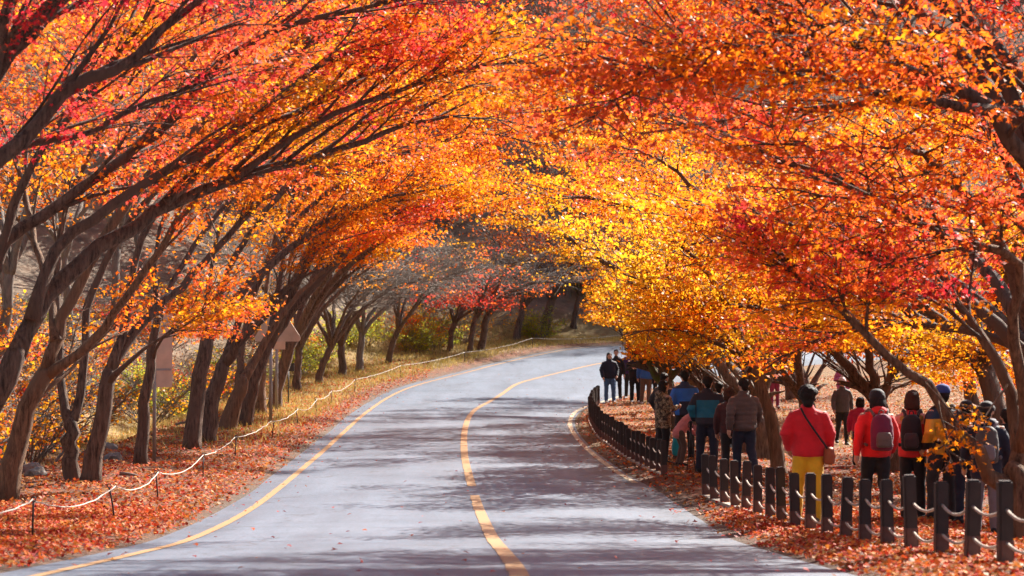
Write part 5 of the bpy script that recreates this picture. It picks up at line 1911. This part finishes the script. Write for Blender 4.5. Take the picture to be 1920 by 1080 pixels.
def people():
    person('person in a plain red jacket and mustard trousers walking away behind the fence', 1515, 29.4, 1.67, 4, 'casual', 'red', 'mustard', 'brown', 'curly', wide=1.1, extra=sling)
    person('person in a bright red jacket with a wine red rucksack and black trousers', 1640, 29.9, 1.62, -8, 'walk', 'bright_red', 'black', 'black', 'bob', hat='beanie', hatmat='black', style='hood',
           pack=('wine', 'taupe', 'wine red and taupe rucksack on a bright red jacket'), wide=1.08)
    person('person with brown bobbed hair in a red jacket with pink shoulders', 1711, 30.6, 1.64, 12, 'hold', 'pink_red_panel', 'black', 'black', 'bob', HBR,
           pack=('black', 'charcoal', 'black rucksack below brown bobbed hair'), extra=hood_fur)
    person('person in a blue cap and amber jacket with dark shoulders beside the crooked limb', 1768, 30.4, 1.70, -32, 'casual', 'amber_panel', 'charcoal', 'black', 'short', hat='cap', hatmat='cap_blue',
           pack=('charcoal', 'black', 'charcoal rucksack on an amber jacket'), wide=1.06)
    person('person in a dark navy coat with a grey rucksack and grey trousers', 1846, 28.0, 1.52, 10, 'stand', 'dark_navy', 'grey', 'black', 'short', style='hood', hem=.72, hat='beanie', hatmat='black',
           pack=('slate', 'grey', 'grey rucksack on a dark navy coat'), extra=pastel_scarf, wide=1.1)
    person('person in black half hidden by the trunk at the picture edge', 1888, 29.6, 1.50, 5, 'stand', 'black', 'dark_navy', 'black', 'short', wide=1.05)
    person('person in a black hat half hidden behind the dark navy coat', 1811, 30.2, 1.53, -5, 'stand', 'black', 'dark_navy', 'black', 'short', hat='beanie', hatmat='black')
    person('person in a pale bobble hat and slate jacket walking towards the camera', 1578, 56.0, 1.55, 176, 'walk', 'slate', 'black', 'black', 'short', hat='bobble', hatmat=C_['white_knit'], extra=glasses)
    person('person in a magenta jacket and navy trousers partly behind yellow leaves', 1611, 47.5, 1.34, 15, 'stand', 'magenta', 'dark_navy', 'black', 'bob', wide=1.1)
    person('distant person in a violet pink jacket behind the bobble hat', 1578, 71.0, 1.62, 180, 'hold', 'violet', 'black', 'black', 'short', wide=1.1)
    person('distant person in plum trousers between the trunks', 1452, 77.0, 1.62, 175, 'stand', 'charcoal', 'plum_pants', 'black', 'short')
    person('distant person in dark clothes behind the brown quilted jacket', 1421, 68.0, 1.66, 0, 'stand', 'purple', 'black', 'black', 'short', pack=('charcoal', 'violet', 'dark rucksack with violet pocket seen between the trunks'))
    person('man in a brown quilted jacket and dark trousers looking aside', 1397, 41.6, 1.76, -14, 'walk', 'brown', 'dark_navy', 'black', 'short', style='quilt', wide=1.12)
    person('person in a dark maroon jacket close behind the brown quilted jacket', 1372, 42.6, 1.60, 10, 'stand', 'maroon', 'black', 'black', 'bob', HBR, wide=1.05)
    person('man in a navy jacket with a wide teal back panel', 1327, 44.0, 1.75, 5, 'casual', 'teal_panel', 'dark_navy', 'black', 'short', wide=1.16, extra=poles)
    person('person with pale blue bag hidden behind the teal jacket', 1349, 45.4, 1.64, 20, 'stand', 'black', 'grey', 'black', 'short',
           extra=bag('pale blue bag hanging beside the teal jacket', 'pale_blue', [(.26, .02, .86), (.265, .03, .8), (.27, .03, .74)], (.27, .03, .60), (.16, .10, .34), 'pale_blue', 'hand_bag'))
    person('man in a bright blue jacket with navy lower back', 1286, 48.4, 1.76, -10, 'casual', 'blue_panel', 'black', 'black', 'short', wide=1.1)
    person('person in a camouflage jacket with long black hair looking right', 1241, 46.7, 1.62, 62, 'hold', 'camo', 'black', 'black', 'long', style='hood', hem=.74, wide=1.12,
           extra=bag('turquoise bag hanging at the knee of the camouflage jacket', 'cyan', [(.255, .12, .80), (.26, .14, .7), (.26, .16, .6)], (.26, .17, .40), (.10, .24, .42), 'cyan', 'hand_bag'))
    person('man in a dark jacket standing behind the camouflage jacket', 1238, 49.0, 1.72, 40, 'casual', 'charcoal', 'black', 'black', 'short')
    person('long haired person in a dark quilted jacket and blue jeans by the far posts', 1142, 78.7, 1.64, 168, 'casual', 'dark_navy', 'jeans', 'white', 'long', style='quilt', wide=1.1, group='far walkers beside the bend')
    person('person in black standing just behind the blue jeans', 1157, 80.3, 1.70, 185, 'stand', 'black', 'black', 'white', 'short', group='far walkers beside the bend')
    person('person in a deep purple jacket in the far group', 1179, 80.6, 1.70, 200, 'stand', 'purple', 'charcoal', 'white', 'long', group='far walkers beside the bend')
    person('person all in black in the middle of the far group', 1191, 78.2, 1.66, 178, 'hold', 'black', 'black', 'white', 'short', wide=1.1, group='far walkers beside the bend')
    person('person in a royal blue jacket and brown trousers in the far group', 1209, 77.2, 1.66, 10, 'stand', 'blue', 'brown_trousers', 'white', 'short', wide=1.1, group='far walkers beside the bend')
    person('person in a royal blue jacket and black trousers at the edge of the far group', 1223, 77.8, 1.66, -10, 'stand', 'blue', 'black', 'white', 'short', wide=1.05, group='far walkers beside the bend')
    # the child stooping between them
    POSE['stoop'] = dict(el=[(-.23, .30, .98), (.23, .30, .98)], wr=[(-.16, .45, .80), (.16, .45, .80)], kn=[(-.095, .06, .5), (.095, .06, .5)], an=[(-.105, -.03, .08), (.105, -.03, .08)])
    x = (1276 - 960)/F_PX*46.2; z = gz(x, 46.2)
    r = empty('person', (x, 46.2, z)); r.rotation_euler = (0, 0, R(-75)); s = 1.22/1.7
    r.scale = (s*1.1, s*1.1, s)
    tag(r, 'child in a dusty pink hooded jacket stooping beside the camouflage jacket', 'person', 'walkers under the maples')
    p = POSE['stoop']
    b = Blob()
    b.limb([(0, -.03, .92), (0, .10, 1.12), (0, .27, 1.30)], [.10, .11, .10])
    b.limb([(0, .27, 1.30), (0, .34, 1.36), (0, .40, 1.41)], [.055, .052, .055])
    b.ball((0, .44, 1.45), (.074, .092, .095), 14)
    b.limb([(0, .53, 1.43), (0, .545, 1.40)], [.012, .014], 8)
    for q in (-1, 1):
        i = 0 if q < 0 else 1
        b.limb([(q*.06, .26, 1.27), (q*.16, .27, 1.25), p['el'][i], p['wr'][i]], [.05, .05, .038, .027])
        hand(b, p['wr'][i], p['el'][i], q)
        b.limb([(q*.075, -.02, .9), p['kn'][i], p['an'][i]], [.075, .05, .038])
    inst('body', b.mesh('body', .014, smooth=2), SK, r)
    b = Blob()
    b.limb([(0, -.06, .86), (0, .05, 1.04), (0, .16, 1.18), (0, .27, 1.29)], [.155, .155, .15, .12])
    b.ball((0, .38, 1.42), (.11, .11, .12), 14)
    for q in (-1, 1):
        i = 0 if q < 0 else 1
        b.limb([(q*.09, .25, 1.26), (q*.17, .27, 1.24), p['el'][i], p['wr'][i]], [.075, .075, .064, .046])
    inst('jacket', b.mesh('jacket', .02, .008), C_['pink'], r)
    b = Blob()
    b.loft([(0, -.03, .80, .13, .10), (0, -.03, .9, .165, .13), (0, -.02, .98, .14, .11)], 16)
    for q in (-1, 1):
        i = 0 if q < 0 else 1
        b.limb([(q*.082, -.03, .88), p['kn'][i], p['an'][i]], [.095, .075, .06])
        a = p['an'][i]
        inst('shoe', shared('shoe'), SHOE['black'], r, (a[0], a[1] + .03, 0))
    inst('trousers', b.mesh('trousers', .02, .008), C_['brown_trousers'], r)


people()
